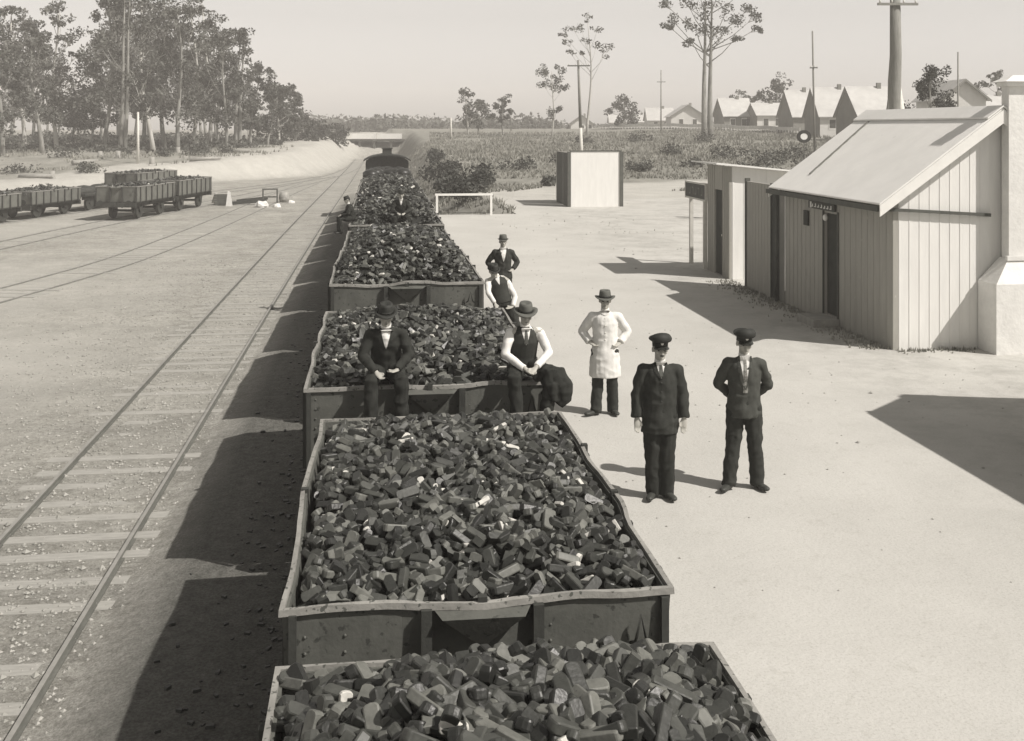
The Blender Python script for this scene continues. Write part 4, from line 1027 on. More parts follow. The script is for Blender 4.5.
# lavatory shed with skillion roof
s = empty('lavatory_shed', (WX, 28.2, PZ)); tag(s, 'narrow white-ended shed with dark track-side door and thin sloping roof', 'shed')
top = lambda x: 3.00 - .10*x
def wallx(y0, y1, z0, z1): return MB().box(0, .07, y0, y1, z0, z1)
b = MB(); b.box(0, .07, 0, .60, -.05, 2.97); b.box(0, .07, 1.25, 1.9, -.05, 2.97); b.box(0, .07, .60, 1.25, 2.32, 2.97); boards_x(b, 0, .02, .56, 0, 2.97, .2, .012); boards_x(b, 0, 1.3, 1.88, 0, 2.97, .2, .012)
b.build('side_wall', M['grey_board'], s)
d_ = MB().box(.035, .065, .605, 1.245, .02, 2.315).build('door', M['door_dark'], s); MB().ell((.015, .68, 1.1), (.02, .02, .03)).build('handle', M['badge'], d_)
b = MB(); vs = []
for y in (0, .06): vs += [(.072, y, -.05), (2.6, y, -.05), (2.6, y, top(2.6)), (.072, y, top(.072))]
b.add(vs, [(0,1,2,3), (7,6,5,4), (0,4,5,1), (1,5,6,2), (2,6,7,3), (3,7,4,0)]); boards_y(b, 0, .1, 2.58, 0, .3, .008, top); b.build('end_wall', M['white_board'], s, rec=True)
MB().box(.072, 2.6, 1.84, 1.9, -.05, 2.7).build('back_wall', M['grey_board'], s); MB().box(2.54, 2.6, .06, 1.84, -.05, 2.7).build('side_wall', M['grey_board'], s)
b = MB(); vs = []
for y in (-.22, 2.15): vs += [(-.42, y, 3.045), (2.9, y, 2.72), (2.9, y, 2.76), (-.42, y, 3.085)]
b.add(vs, [(0,1,2,3), (7,6,5,4), (0,4,5,1), (1,5,6,2), (2,6,7,3), (3,7,4,0)]); b.build('roof', M['roof_w'], s, rec=True)
# name board beyond it
s = empty('name_board', (WX - .02, 31.2, PZ)); tag(s, 'dark station board on pale posts beyond the narrow white-ended shed', 'sign')
b = MB().box(-.03, .03, -1.0, 1.0, 1.97, 2.38); b.build('board', M['grey_dark'], s)
b = MB()
b.box(-.045, .045, -1.04, 1.04, 2.38, 2.43); b.box(-.045, .045, -1.04, 1.04, 1.92, 1.97); b.box(-.045, .045, -1.04, -1.0, 1.97, 2.38); b.box(-.045, .045, 1.0, 1.04, 1.97, 2.38); b.build('frame', M['pole_pale'], s)
b = MB(); rr = random.Random(4)
for k in range(5): y = -.72 + k*.3; b.box(-.036, -.031, y, y+.04, 2.06, 2.28); b.box(-.036, -.031, y+.045, y+.15, 2.06 + .18*(k % 2), 2.1 + .18*(k % 2))
for q_ in range(0, len(b.v), 8): c_ = MB(); c_.v = b.v[q_:q_+8]; c_.f = b.f[:6]; c_.mi = [0]*6; c_.sm = [False]*6; c_.build('letter', M['roof_dk'], s)
MB().box(-.05, .05, .45, .57, 0, 1.92).build('post', M['pole_pale'], s); MB().box(-.05, .05, -.95, -.83, 0, 1.92).build('post', M['pole_pale'], s)

# white screened box hut at the far end of the platform
s = empty('white_screen_hut', (9.6, 55.0, 1.38)); tag(s, 'square white-fronted roofless screen hut with dark side at the far end of the sand', 'hut')
b = MB().box(0, 2.52, 0, .06, 0, 2.82); b.build('front_wall', M['white_board'], s)
MB().box(-.02, 2.60, -.03, .08, 2.822, 2.88).build('top_rail', M['grey_dark'], s)
MB().box(2.522, 2.70, -.05, .12, 0, 2.82).build('corner_post', M['grey_dark'], s); MB().box(-.17, -.002, -.05, .12, 0, 2.82).build('corner_post', M['grey_dark'], s)
MB().box(-.10, -.03, .125, 1.7, 0, 2.75).build('side_screen', M['grey_dark'], s); MB().box(-.10, -.03, 1.9, 3.9, 0, 2.75).build('side_screen', M['grey_dark'], s)
MB().box(-.1, 2.6, 3.95, 4.05, 0, 2.75).build('back_wall', M['grey_board'], s); MB().box(2.55, 2.62, .125, 3.94, 0, 2.75).build('side_wall', M['grey_board'], s)
# white barrier at the platform end
a = W(437.5, 216.5, 4.0); c = W(493, 216.5, 4.0)
s = empty('white_barrier', (a.x, 50.3, PZ)); tag(s, 'low white painted post and rail barrier at the end of the platform', 'barrier')
Lb = c.x - a.x
for x in (0, Lb): MB().box(x - .05, x + .05, -.05, .05, -.02, .90).build('post', M['white'], s)
MB().box(-.08, Lb + .08, -.04, .04, .905, 1.0).build('rail', M['white'], s)
MB().bar((.0, 0, .12), (Lb, 0, .12), .02, .02).build('wire', M['iron'], s)
# ------------------------------------------------------------------ trees
def crown_clump(mb, c, r, n, leaf, rn, flat=.7):
    for _ in range(n):
        while True:
            p = V((rn.uniform(-1, 1), rn.uniform(-1, 1), rn.uniform(-1, 1)))
            if p.length < 1: break
        p = V((p.x*r, p.y*r, p.z*r*flat)) + c
        a = V((rn.gauss(0, 1), rn.gauss(0, 1), rn.gauss(0, .8))).normalized(); b = a.cross(V((rn.gauss(0, 1), rn.gauss(0, 1), rn.gauss(0, 1)))).normalized()
        s = leaf*rn.uniform(.5, 1.2); i = len(mb.v)
        mb.v += [tuple(p - a*s*.5), tuple(p + b*s*.28), tuple(p + a*s*.5), tuple(p - b*s*.28)]; mb.f.append([i, i+1, i+2, i+3]); mb.mi.append(0); mb.sm.append(False)
def tree(name, label, loc, H, spread, seed, trunk_r=.25, bark='bark', leaf='leaf', clumps=16, per=90, lsz=.42, base=.45, lean=(0, 0), forks=1, group=None, flat=.6, cr=1.0, top_bias=1.0, clist=None):
    rn = random.Random(seed); root = empty(name, loc); tag(root, label, 'tree', group)
    tk = MB(); lf = MB()
    for f in range(forks):
        ox = (f - (forks-1)/2)*trunk_r*1.9; lx = lean[0] + (f - (forks-1)/2)*.004*H + (rn.uniform(-.02, .02)*H if forks == 1 else 0)
        pts = []; N_ = 8
        for i in range(N_ + 1):
            t = i/N_; pts.append(V((ox + lx*t + (.02 if forks == 1 else .006)*H*math.sin(t*5 + seed), lean[1]*t + .02*H*math.cos(t*4 + seed), H*.93*t)))
        pts[0].z = -.5
        tk.tube(pts, [trunk_r*(1.25 if i == 0 else 1)*(1 - .86*i/N_) + .02 for i in range(N_+1)], 8)
        nc = clumps//forks
        for k in range(nc):
            if clist:
                if k*forks + f >= len(clist): break
                cx_, cz_, r = clist[k*forks + f]; c = V((cx_, rn.uniform(-.3, .3)*spread, cz_))
            else:
                t = base + (1 - base)*((k + rn.random())/nc)**(1/top_bias); ang = rn.uniform(0, 6.28); wid = spread*math.sin(math.pi*min(1, (t - base)/(1 - base)*.8 + .2))**.7*rn.uniform(.25, 1)
                pb = pts[min(N_, int(t*N_))]; c = V((pb.x + wid*math.cos(ang), pb.y + wid*math.sin(ang), H*t)); r = cr*spread*rn.uniform(.26, .5)
            ts = max(.25, (c.z/H) - rn.uniform(.10, .22)); st_ = pts[int(ts*N_)]; nx_ = pts[min(N_, int(ts*N_)+1)]; st_ = st_.lerp(nx_, ts*N_ - int(ts*N_))
            mid = st_.lerp(c, .55) + V((0, 0, -.02*H))
            tk.tube([st_, mid, c], [trunk_r*.30*(1.1 - ts*.6), trunk_r*.2*(1.1-ts*.6), .03], 5)
            for q in range(3):
                cc = c + V((rn.gauss(0, r*.45), rn.gauss(0, r*.45), rn.gauss(0, r*.3))); crown_clump(lf, cc, r*rn.uniform(.5, .8), per//3, lsz, rn, flat)
                if q: tk.tube([c.lerp(mid, .3), cc], [.05, .02], 4)
    tk.build('trunk', M[bark], root); lf.build('crown', M[leaf], root)
    return root
def place(px, d, py=None):
    p = c2w((px - 512)/FPX*d, d); z = ground_z(p.x, p.y); return (p.x, p.y, z - .05)
def Hof(py_top, px, d):
    return ZY(py_top, d) - place(px, d)[2]
ordw = ['first', 'second', 'third', 'fourth', 'fifth', 'sixth', 'seventh', 'eighth', 'ninth', 'tenth', 'eleventh', 'twelfth', 'thirteenth', 'fourteenth', 'fifteenth', 'sixteenth', 'seventeenth', 'eighteenth', 'nineteenth', 'twentieth']
front = [ # px, d, top row, spread, bark, leaf
 (3, 122, 14, 3.4, 'bark', 3), (22, 134, 6, 3.6, 'bark_pale', 2), (40, 126, 22, 3.2, 'bark', 3), (56, 138, 2, 4.0, 'bark_pale', 2), (74, 150, 96, 3.2, 'bark', 3), (92, 146, 88, 3.0, 'bark_pale', 2),
 (105, 136, -22, 4.2, 'bark', 2), (121, 132, -30, 4.4, 'bark', 3), (140, 142, -24, 4.6, 'bark', 2), (152, 134, -8, 3.8, 'bark_pale', 2), (166, 140, -12, 4.4, 'bark', 3), (181, 134, 4, 4.0, 'bark', 2),
 (196, 140, 2, 4.4, 'bark_pale', 2), (209, 146, 4, 4.0, 'bark_pale', 3), (224, 138, 30, 3.4, 'bark', 2), (237, 142, 26, 3.2, 'bark', 3), (250, 150, 64, 3.0, 'bark', 2), (268, 152, 88, 3.0, 'bark', 3), (281, 160, 84, 2.8, 'bark_pale', 2), (296, 168, 88, 2.6, 'bark', 2)]
desc = ['bushy', 'tall pale-trunked', 'broad dark', 'tall loose-crowned', 'short dense', 'low pale-stemmed', 'very tall', 'very tall heavy-crowned', 'very tall wide', 'straight pale-trunked', 'tall full-crowned', 'dense dark-trunked', 'tall white-stemmed', 'slender white-stemmed', 'upright dark', 'forked dark', 'shorter rounded', 'small spreading', 'small pale-stemmed', 'last small open']
for i, (px, d, ty, sp, bk, lf_) in enumerate(front):
    H = Hof(ty, px, d); fk = 2 if i in (7, 15) else 1
    tree('eucalypt_tree', '%s eucalypt, %s from the left along the front of the wood' % (desc[i], ordw[i]), place(px, d), H, sp, 100 + i, .26 if H > 15 else .19, bk, 'leaf', 19, 140, .48, .22 if i not in (4, 5) else .35,
         lean=((i*37 % 9 - 4)*.35, 0), forks=fk, group='eucalypts along the front of the wood', cr=.95, flat=.75)
# deeper trees of the wood: copies of three of them
proto = [tree('eucalypt_tree', 'eucalypt standing deep in the wood behind the front row', place(px, d), H, 3.8, s, .24, bk, 'leaf', 18, 130, .55, .25, group='eucalypts deep in the wood', cr=1.15, flat=.75)
         for px, d, H, s, bk in ((32, 165, 19, 201, 'bark'), (118, 172, 22, 202, 'bark_pale'), (215, 170, 17, 203, 'bark'))]
rn = random.Random(21)
for k in range(24):
    px = rn.uniform(-40, 285); d = rn.uniform(155, 215); hmax = interp([(-60, 15), (60, 13), (64, 7), (96, 8), (102, 20), (205, 18), (225, 13), (245, 9), (300, 4.5)], px)*d/150
    o = copy_tree(rn.choice(proto)); o.location = place(px, d); s_ = hmax/20*rn.uniform(.8, 1.0); o.scale = (max(s_, .5), max(s_, .5), s_); o.rotation_euler = (0, 0, rn.uniform(0, 6.28))
for k, (px, d, ty) in enumerate(((309, 175, 122), (322, 182, 126), (338, 190, 126), (285, 172, 118), (302, 182, 112))):
    tree('bushy_tree', '%s of the low bushy trees at the right end of the wood' % ordw[k], place(px, d), Hof(ty, px, d), 2.6, 300+k, .12, 'bark', 'leaf_d', 12, 110, .5, .1, group='low trees at the end of the wood', flat=.9)

# undergrowth between the trunks
b = MB(); rn = random.Random(77)
for k in range(230):
    px = rn.uniform(-30, 290); d = rn.uniform(128, 200); p = V(place(px, d))
    if px > 235 and d < 150: continue
    p = V(place(px, d)); hh = rn.uniform(.3, 1.3)*(1.6 if rn.random() < .15 else 1)
    for q in range(3): crown_clump(b, p + V((rn.gauss(0, 1.4), rn.gauss(0, 1), hh*.4)), hh, 26, .55, rn, .6)
tag(b.build('undergrowth', M['shrub']), 'scrubby undergrowth between the trunks of the wood', 'scrub', kind='stuff')
# far wood along the horizon
b = MB(); rn = random.Random(9)
for k in range(430):
    px = rn.uniform(290, 1060); d = rn.uniform(290, 520)
    if px > 560 and rn.random() < .55: continue
    hh = rn.uniform(1.5, 4.5) * (1.15 if px < 560 else .8); p = c2w((px-512)/FPX*d, d, 5.0)
    for q in range(3): crown_clump(b, p + V((rn.gauss(0, 2.5), rn.gauss(0, 2), hh*.5*rn.random())), hh*.75, 34, 1.5, rn, .8)
tag(b.build('far_wood', M['leaf']), 'low line of distant bush along the horizon', 'wood', kind='stuff')

# single trees of the field and town
MID = [
 ('twin_trunk_gum', 'very tall gum with two close trunks and a high crown above the white gabled house', 708, 150, -12, dict(forks=2, spread=4, trunk_r=.42, bark='bark', clumps=40, per=150, lsz=.42, flat=.7, cpx=[(664,6,6),(672,20,7),(690,4,9),(703,14,11),(712,27,11),(724,12,11),(737,18,10),(750,8,8),(761,27,5),(691,42,6),(737,37,5),(700,-8,10),(720,-14,11),(745,-12,9),(678,-6,8),(712,4,11),(757,16,6),(728,26,8),(695,22,8),(667,26,5)])),
 ('slender_gum', 'tall slender gum with sparse feathery crown just right of the pale telegraph pole', 589, 172, 14, dict(spread=3, trunk_r=.20, bark='bark_pale', clumps=20, per=75, lsz=.42, flat=.6, cpx=[(562,33,5),(572,29,6),(581,27,6),(588,16,5),(597,29,6),(586,40,6),(597,45,5),(610,48,5),(570,52,5),(583,53,4),(605,52,5),(566,42,4)])),
 ('tufted_gum', 'small thin gum with round dark tufts left of the telegraph pole', 552, 168, 66, dict(spread=1.5, trunk_r=.13, bark='bark_pale', clumps=20, per=190, lsz=.34, flat=.85, cpx=[(542,71,6),(548,74,5),(560,70,5),(562,80,6),(545,87,6),(555,88,7),(564,86,4),(551,112,6),(557,109,4)])),
 ('gum_tree', 'loose-crowned gum with bare trunk, left one of the pair above the bushes', 467, 190, 90, dict(spread=2.8, trunk_r=.16, bark='bark_pale', clumps=12, per=90, lsz=.5, cr=.9, base=.3, flat=.8)),
 ('gum_tree', 'thicker gum just right of the loose-crowned one above the bushes', 478, 200, 104, dict(spread=2.6, trunk_r=.14, bark='bark', clumps=12, per=120, lsz=.55, cr=1.0, base=.2, flat=.8)),
 ('gum_tree', 'dark narrow gum standing alone between the bush line and the tufted gum', 503, 185, 96, dict(spread=2.0, trunk_r=.15, bark='bark', clumps=10, per=100, lsz=.5, cr=.9, base=.35, flat=.7)),
 ('bushy_tree', 'rounded dark tree among the small houses left of the white gabled house', 624, 225, 99, dict(spread=3.6, trunk_r=.2, bark='bark', clumps=14, per=110, lsz=.6, cr=1.0, base=.2, flat=.9, leaf='leaf_d')),
 ('bushy_tree', 'spreading dark tree rising behind the houses near the round signal', 776, 215, 82, dict(spread=4.6, trunk_r=.2, bark='bark', clumps=16, per=120, lsz=.6, cr=.9, base=.4, flat=.7, leaf='leaf_d')),
 ('bushy_tree', 'dense dark tree rising above the station roof beside the thick pole', 929, 84, 68, dict(spread=1.75, trunk_r=.12, bark='bark', clumps=26, per=260, lsz=.22, cr=1.15, base=.12, flat=.9, leaf='leaf_d')),
 ('wispy_gum', 'wispy pale gum behind the roofs at the far right', 998, 170, 72, dict(spread=4.4, trunk_r=.2, bark='bark', clumps=14, per=70, lsz=.55, cr=.7, base=.4, flat=.6)),
 ('wispy_gum', 'wisp of a gum crown showing over the low pale house roof', 742, 210, 92, dict(spread=2.6, trunk_r=.14, bark='bark', clumps=7, per=60, lsz=.55, cr=.8, base=.6, flat=.6)),
]
for i, (nm, lab, px, d, ty, kw) in enumerate(MID):
    kw = dict(kw); sp = kw.pop('spread'); cp = kw.pop('cpx', None)
    if cp: kw['clist'] = [((a_ - px)/FPX*d, ZY(b_, d) - place(px, d)[2], c_/FPX*d*1.15) for a_, b_, c_ in cp]
    tree(nm, lab, place(px, d), Hof(ty, px, d), sp, 400 + i, **kw)

# bushes
def bush(label, px, d, r, seed, leaf='shrub', group=None, h=.8, n=420, lsz=.28):
    rn = random.Random(seed); p = place(px, d); root = empty('bush', p); tag(root, label, 'bush', group)
    lf = MB(); tk = MB()
    for k in range(7):
        c = V((rn.gauss(0, r*.45), rn.gauss(0, r*.45), r*h*rn.uniform(.3, .85))); crown_clump(lf, c, r*rn.uniform(.4, .62), n//7, lsz, rn, .9); tk.tube([(0, 0, -.1), c*.5, c], [.04, .03, .012], 5)
    tk.build('stem', M['bark'], root); lf.build('foliage', M[leaf], root)
BK = 'dark bushes at the top of the cutting'
for i, (px, d, r, lab) in enumerate(((466, 64, 1.5, 'large dark bush at the top of the cutting nearest the white barrier'), (452, 74, 1.4, 'dark bush second from the barrier along the cutting top'), (441, 86, 1.5, 'dark bush third from the barrier along the cutting top'), (436, 104, 1.2, 'farthest dark bush along the cutting top towards the bridge'), (484, 72, 1.4, 'bush just right of the large dark one by the cutting'))):
    bush(lab, px, d, r, 500+i, 'leaf_d', BK, n=900, lsz=.3, h=.95)
rn = random.Random(31)
for i, (px, d, r) in enumerate(((546, 74, .8), (520, 90, 1.2), (560, 100, 1.0), (604, 104, 1.1), (640, 88, 1.0), (668, 110, 1.4), (694, 92, .9), (722, 104, 1.5), (748, 84, 1.3), (762, 96, 1.5), (776, 78, 1.1), (790, 104, 1.5), (700, 140, 1.7), (640, 150, 1.5), (585, 140, 1.4), (820, 96, 1.4))):
    bush('%s scrub bush, counted from the left, in the grassy field' % ordw[sorted([546, 520, 560, 604, 640, 668, 694, 722, 748, 762, 776, 790, 700, 640.5, 585, 820]).index(px if i != 13 else 640.5)], px, d, r, 520+i, 'shrub', 'scrub bushes in the field', n=420, lsz=.3, h=.7)
for i, (px, d, r) in enumerate(((8, 78, 1.0), (45, 92, 1.1), (88, 104, 1.2), (112, 98, .9), (137, 100, 1.5), (160, 120, 1.1), (195, 122, 1.7), (228, 128, 1.2), (255, 142, 1.5), (20, 104, 1.4), (70, 118, 1.5))):
    bush('%s low bush from the left on the cleared ground before the wood' % ordw[sorted([8, 45, 88, 112, 137, 160, 195, 228, 255, 20, 70]).index(px)], px, d, r, 560+i, 'shrub', 'low bushes on the cleared ground', n=380, lsz=.3, h=.5)
# stumps and fallen logs on the cleared ground
for i, (px, d, L_, a) in enumerate(((12, 88, 2.6, .4), (36, 100, 3.4, -.3), (85, 112, 3.0, .9), (205, 116, 3.2, .2), (240, 132, 3.0, -.5))):
    p = V(place(px, d)); q = V((math.cos(a), math.sin(a), .04))*L_/2
    o = MB().tube([-q, q*.1, q], [.22, .2, .15], 8).build('fallen_log', M['log']); o.location = p + V((0, 0, .22))
    tag(o, '%s grey fallen log from the left on the cleared ground' % ordw[i], 'log', 'fallen logs on the cleared ground')
for i, (px, d) in enumerate(((52, 100), (100, 118), (118, 118), (152, 112), (178, 126))):
    p = place(px, d); o = MB().tube([(0, 0, -.1), (0, 0, .25), (.03, 0, .75)], [.36, .26, .23], 9).build('tree_stump', M['log']); o.location = p
    tag(o, '%s pale tree stump from the left before the wood' % ordw[i], 'stump', 'stumps on the cleared ground')

# grass and weeds
b = MB(); rn = random.Random(41)
def tuft(x, y, z, h, n=4):
    for _ in range(n):
        a = rn.uniform(0, 6.28); w_ = h*.16 + .01; dx, dy = math.cos(a)*w_, math.sin(a)*w_; lx, ly = rn.gauss(0, h*.35), rn.gauss(0, h*.35); i = len(b.v)
        b.v += [(x-dx, y-dy, z-.03), (x+dx, y+dy, z-.03), (x+lx, y+ly, z+h*rn.uniform(.7, 1.2))]; b.f.append([i, i+1, i+2]); b.mi.append(0); b.sm.append(False)
for k in range(26000):
    d = 68 + 130*rn.random()**1.25; px = rn.uniform(430, 1040); p = c2w((px-512)/FPX*d, d)
    if p.x < 6 or noise.noise(V((p.x*.12, p.y*.12, 5))) < -.42 + (.55 if d < 80 else 0): continue
    tuft(p.x, p.y, ground_z(p.x, p.y), rn.uniform(.10, .30)*(1 if d < 100 else 1.5), 5)
for k in range(5000):
    y = rn.uniform(51.5, 150); x = rn.uniform(2.6, 6.6)
    if noise.noise(V((x*.8, y*.25, 2))) < -.12: continue
    tuft(x, y, ground_z(x, y), rn.uniform(.1, .32), 3)
for k in range(9000):
    d = 66 + 95*rn.random(); px = rn.uniform(-20, 300); lat = (px-512)/FPX*d
    if lat > interp(BANK_TOP, d) - 1 or noise.noise(V((lat*.15, d*.12, 8))) < .02: continue
    p = c2w(lat, d); tuft(p.x, p.y, ground_z(p.x, p.y), rn.uniform(.12, .45), 3)
tag(b.build('grass', M['grass_d']), 'rough dry grass and weeds of the field, bank and cleared ground', 'grass', kind='stuff')
b = MB()                                                   # weeds at the foot of the sheds and on the sand
for k in range(1500):
    if rn.random() < .7: x = WX - abs(rn.gauss(0, .30)) - .03; y = rn.uniform(18.9, 28); 
    elif rn.random() < .3: x = rn.uniform(WX, 10.7); y = 18.8 - abs(rn.gauss(0, .12))
    else:
        x = rn.gauss(8.8, 2); y = rn.uniform(34, 50)
        if noise.noise(V((x*.8, y*.5, 4))) < .22: continue
    if x < 3: continue
    tuft(x, y, PZ, rn.uniform(.02, .075), 3)
tag(b.build('weeds', M['grass_d']), 'low weeds along the foot of the sheds and on the sand', 'weeds', kind='stuff')
b = MB()
for k in range(900):
    x = rn.uniform(2.4, 14); y = rn.uniform(9, 60); r = rn.uniform(.008, .022)*(2.2 if rn.random() < .06 and x > 6 else 1)
    b.add([(x + a*r, y + c*r, PZ + e*r*.5 + r*.2) for a, c, e in OCT], OF)
tag(b.build('pebbles', M['stone']), 'small pebbles scattered on the packed sand', 'pebbles', kind='stuff')

# ------------------------------------------------------------------ debris pile beyond the near track
DB = [(213, 79, 'post', .8, 'short leaning post stub at the left of the debris'), (222, 77, 'crate', 1.0, 'dark broken box at the left of the debris'), (229, 76, 'slab', 1.1, 'pale upright slab beside the dark broken box'),
      (243, 77, 'timber', 3.2, 'long dark timber lying in the middle of the debris'), (252, 80, 'timber', 2.2, 'second dark timber lying behind the long one'), (262, 75, 'rock', .9, 'white pointed rock in the debris'),
      (270, 79, 'frame', 1.3, 'small dark wooden frame standing in the debris'), (277, 75, 'rock', .6, 'flatter white rock right of the pointed one'), (284, 80, 'barrel', .7, 'pale open barrel at the right of the debris'), (291, 79, 'rock', .5, 'smallest white rock at the right end of the debris')]
for i, (px, d, kind, s, lab) in enumerate(DB):
    p = place(px, d); b = MB(); rn = random.Random(600+i)
    if kind == 'post': b.tube([(0, 0, 0), (.15, 0, s*.6), (.22, 0, s)], [.14, .13, .12], 8); m_, nm = 'log', 'post_stub'
    elif kind == 'crate':
        for q in range(5): b.box(-.5*s, .5*s, -.4*s, -.36*s, q*.17, q*.17+.13); b.box(-.5*s, -.46*s, -.35*s, .36*s, q*.17, q*.17+.13); b.box(.46*s, .5*s, -.35*s, .36*s, q*.17, q*.17+.13)
        b.box(-.44, .44, .37, .4, 0, .8); m_, nm = 'grey_dark', 'broken_box'
    elif kind == 'slab': b.add([(-.22,-.06,0),(.26,-.06,0),(.22,.06,0),(-.2,.06,0),(-.08,-.04,s),(.1,-.04,s*.93),(.09,.04,s*.93),(-.07,.04,s)], [(3,2,1,0),(4,5,6,7),(0,1,5,4),(1,2,6,5),(2,3,7,6),(3,0,4,7)]); m_, nm = 'brick_w', 'stone_slab'
    elif kind == 'timber': b.bar((-s/2, 0, .14), (s/2, .3, .34), .26, .22); m_, nm = 'steel_d', 'timber_beam'
    elif kind == 'rock': b.ell((0, 0, s*.18), (s*.55, s*.4, s*.36), n=9, m=6); b.v = [tuple(c_*(1 + .32*noise.noise(V(v)*3.1 + V((i, 0, 0)))) for c_ in v) for v in b.v]; b.sm = [False]*len(b.sm); m_, nm = 'brick_w', 'rock'
    elif kind == 'frame': b.box(-.55, -.45, 0, .1, 0, 1.0); b.box(.45, .55, 0, .1, 0, 1.0); b.box(-.55, .55, 0, .1, 1.002, 1.1); b.box(-.44, .44, .02, .08, .45, .55); m_, nm = 'grey_dark', 'wooden_frame'
    else: b.tube([(0, 0, 0), (0, 0, .4), (0, 0, .8)], [.3, .38, .3], 14); b.tube([(0, 0, .25), (0, 0, .3)], [.375, .38], 14); m_, nm = 'stone', 'barrel'
    o = b.build(nm, M[m_], rec=True); o.location = p; tag(o, lab, {'post_stub': 'post', 'broken_box': 'box', 'stone_slab': 'slab', 'timber_beam': 'beam'}.get(nm, nm.split('_')[-1]))

# ------------------------------------------------------------------ poles
def pole(label, px, d, ty, r, mat_='wood_pole', arm=None, lean=0, pale_base=0, flare=False, zb=None, name='telegraph_pole'):
    p = V(place(px, d)); root = empty(name, p); tag(root, label, 'pole'); H = ZY(ty, d) - p.z
    pb = MB()
    if flare:
        pb.tube([(-.12, 0, -.2), (-.08, 0, 3.0), (-.02, 0, 6.0), (.03, 0, H*.7), (.0, 0, H)], [r*1.0, r*.95, r, r*.9, r*.75], 14)
        MB().tube([(1.05, .05, -.2), (.42, .03, 3.6), (.06, .02, 6.1)], [r*.85, r*.75, r*.55], 12).build('brace', M['pole_pale'], root)
        MB().tube([(-.85, .05, -.2), (-.40, .03, 3.6), (-.10, .02, 5.9)], [r*.6, r*.5, r*.4], 12).build('brace', M['wood_pole'], root)
    elif pale_base: pb.tube([(-lean*pale_base, 0, pale_base), (-lean*H, 0, H)], [r*.9, r*.6], 10)
    else: pb.tube([(0, 0, -.2), (-lean*H, 0, H)], [r, r*.65], 10)
    pb.build('pole', M[mat_], root)
    if pale_base: MB().tube([(0, 0, -.2), (-lean*pale_base, 0, pale_base - .003)], [r, r*.92], 10).build('painted_base', M['pole_pale'], root)
    if arm:
        for (ay, aw) in arm:
            z = ZY(ay, d) - p.z; x = -lean*z
            MB().bar((x - aw/2, -r*.8 - .04, z), (x + aw/2, -r*.8 - .04, z + .02), .09, .10).build('cross_arm', M['grey_dark'] if not flare else M['wood_pole'], root)
            for q in range(4): t = (q - 1.5)/1.7; MB().cyl((x + aw/2*t, -r*.8-.04, z+.05), (x + aw/2*t, -r*.8-.04, z+.19), .035, 8).build('insulator', M['pole_pale'], root)
    return root, H
pole('telegraph pole with whitened lower half rising behind the white-fronted screen hut', 582, 92, 60, .15, arm=[(66, 1.9)], lean=.006*6, pale_base=3.4)
pole('thin distant pole left of the twin-trunk gum', 661, 190, 70, .13, arm=[(82, 1.5)])
pole('slim tall pole carrying nothing on top, beside the round signal disc', 815, 98, 31, .11, lean=.02, arm=[(68, .7)])
pole('very thick tree-trunk pole with crossarm towering above the station roof', 895, 45, -18, .26, arm=[(5, 1.72)], flare=True)
pole('thin pole rising above the roof near the white gable at the right', 958, 72, 52, .07)
pole('short pale pole on the far bank right of the bridge', 451, 160, 118, .16, 'pole_pale')
pole('white post standing on the cleared ground in front of the wood', 138, 112, 112, .16, 'pole_pale', name='white_post')
pole('slender pole among the far-left bushes, right of the pair of gums', 511, 215, 112, .12)
# round signal disc beside the slim pole
p = PD(804, 97.4); z = ZY(136.5, 97.4); g0 = ground_z(p.x, p.y)
s = empty('signal_disc', (p.x, p.y, g0)); tag(s, 'round dark-rimmed signal disc with pale centre beside the slim tall pole', 'signal')
b = MB(); n = 28; vs = []; fs = []
for k in range(n):
    t = 2*math.pi*k/n
    for r, y in ((.66, -.04), (.66, .04), (.34, .04), (.34, -.04)): vs.append((r*math.cos(t), y, z - g0 + r*.86*math.sin(t)))
for k in range(n):
    for q in range(4): fs.append((k*4+q, k*4+(q+1) % 4, ((k+1) % n)*4+(q+1) % 4, ((k+1) % n)*4+q))
b.add(vs, fs).build('ring', M['dark'], s, rec=True)
MB().cyl((0, -.02, z-g0), (0, .02, z-g0), .335, 24).build('disc_centre', M['white_board'], s)
MB().cyl((0, 0, -.1), (0, 0, z-g0-.58), .045, 8).build('post', M['iron'], s)

# ------------------------------------------------------------------ bridge over the cutting
d = 205; a = c2w((351-512)/FPX*d, d); c = c2w((402-512)/FPX*d, d); zt = ZY(133.6, d); zm = ZY(139.3, d)
s = empty('overbridge', ((a.x+c.x)/2, (a.y+c.y)/2, 0), -YAW); tag(s, 'white-railed two-span overbridge across the cutting beyond the train', 'bridge'); hw = (c - a).length/2
for s_ in (-1, 1):
    for y in (-1.8, 1.8):
        b = MB(); b.box(s_*hw*.52 - hw*.44, s_*hw*.52 + hw*.44, y-.05, y+.05, zm+.1, zt); b.build('parapet', M['white'], s)
MB().box(-hw*1.15, hw*1.15, -1.7, 1.7, zm-.35, zm+.05).build('deck', M['grey_dark'], s)
for x in (-hw*.05, hw*.6, -hw*.62): MB().box(x-.2, x+.2, -1.5, 1.5, -.2, zm-.36).build('pier', M['grey_dark'], s)

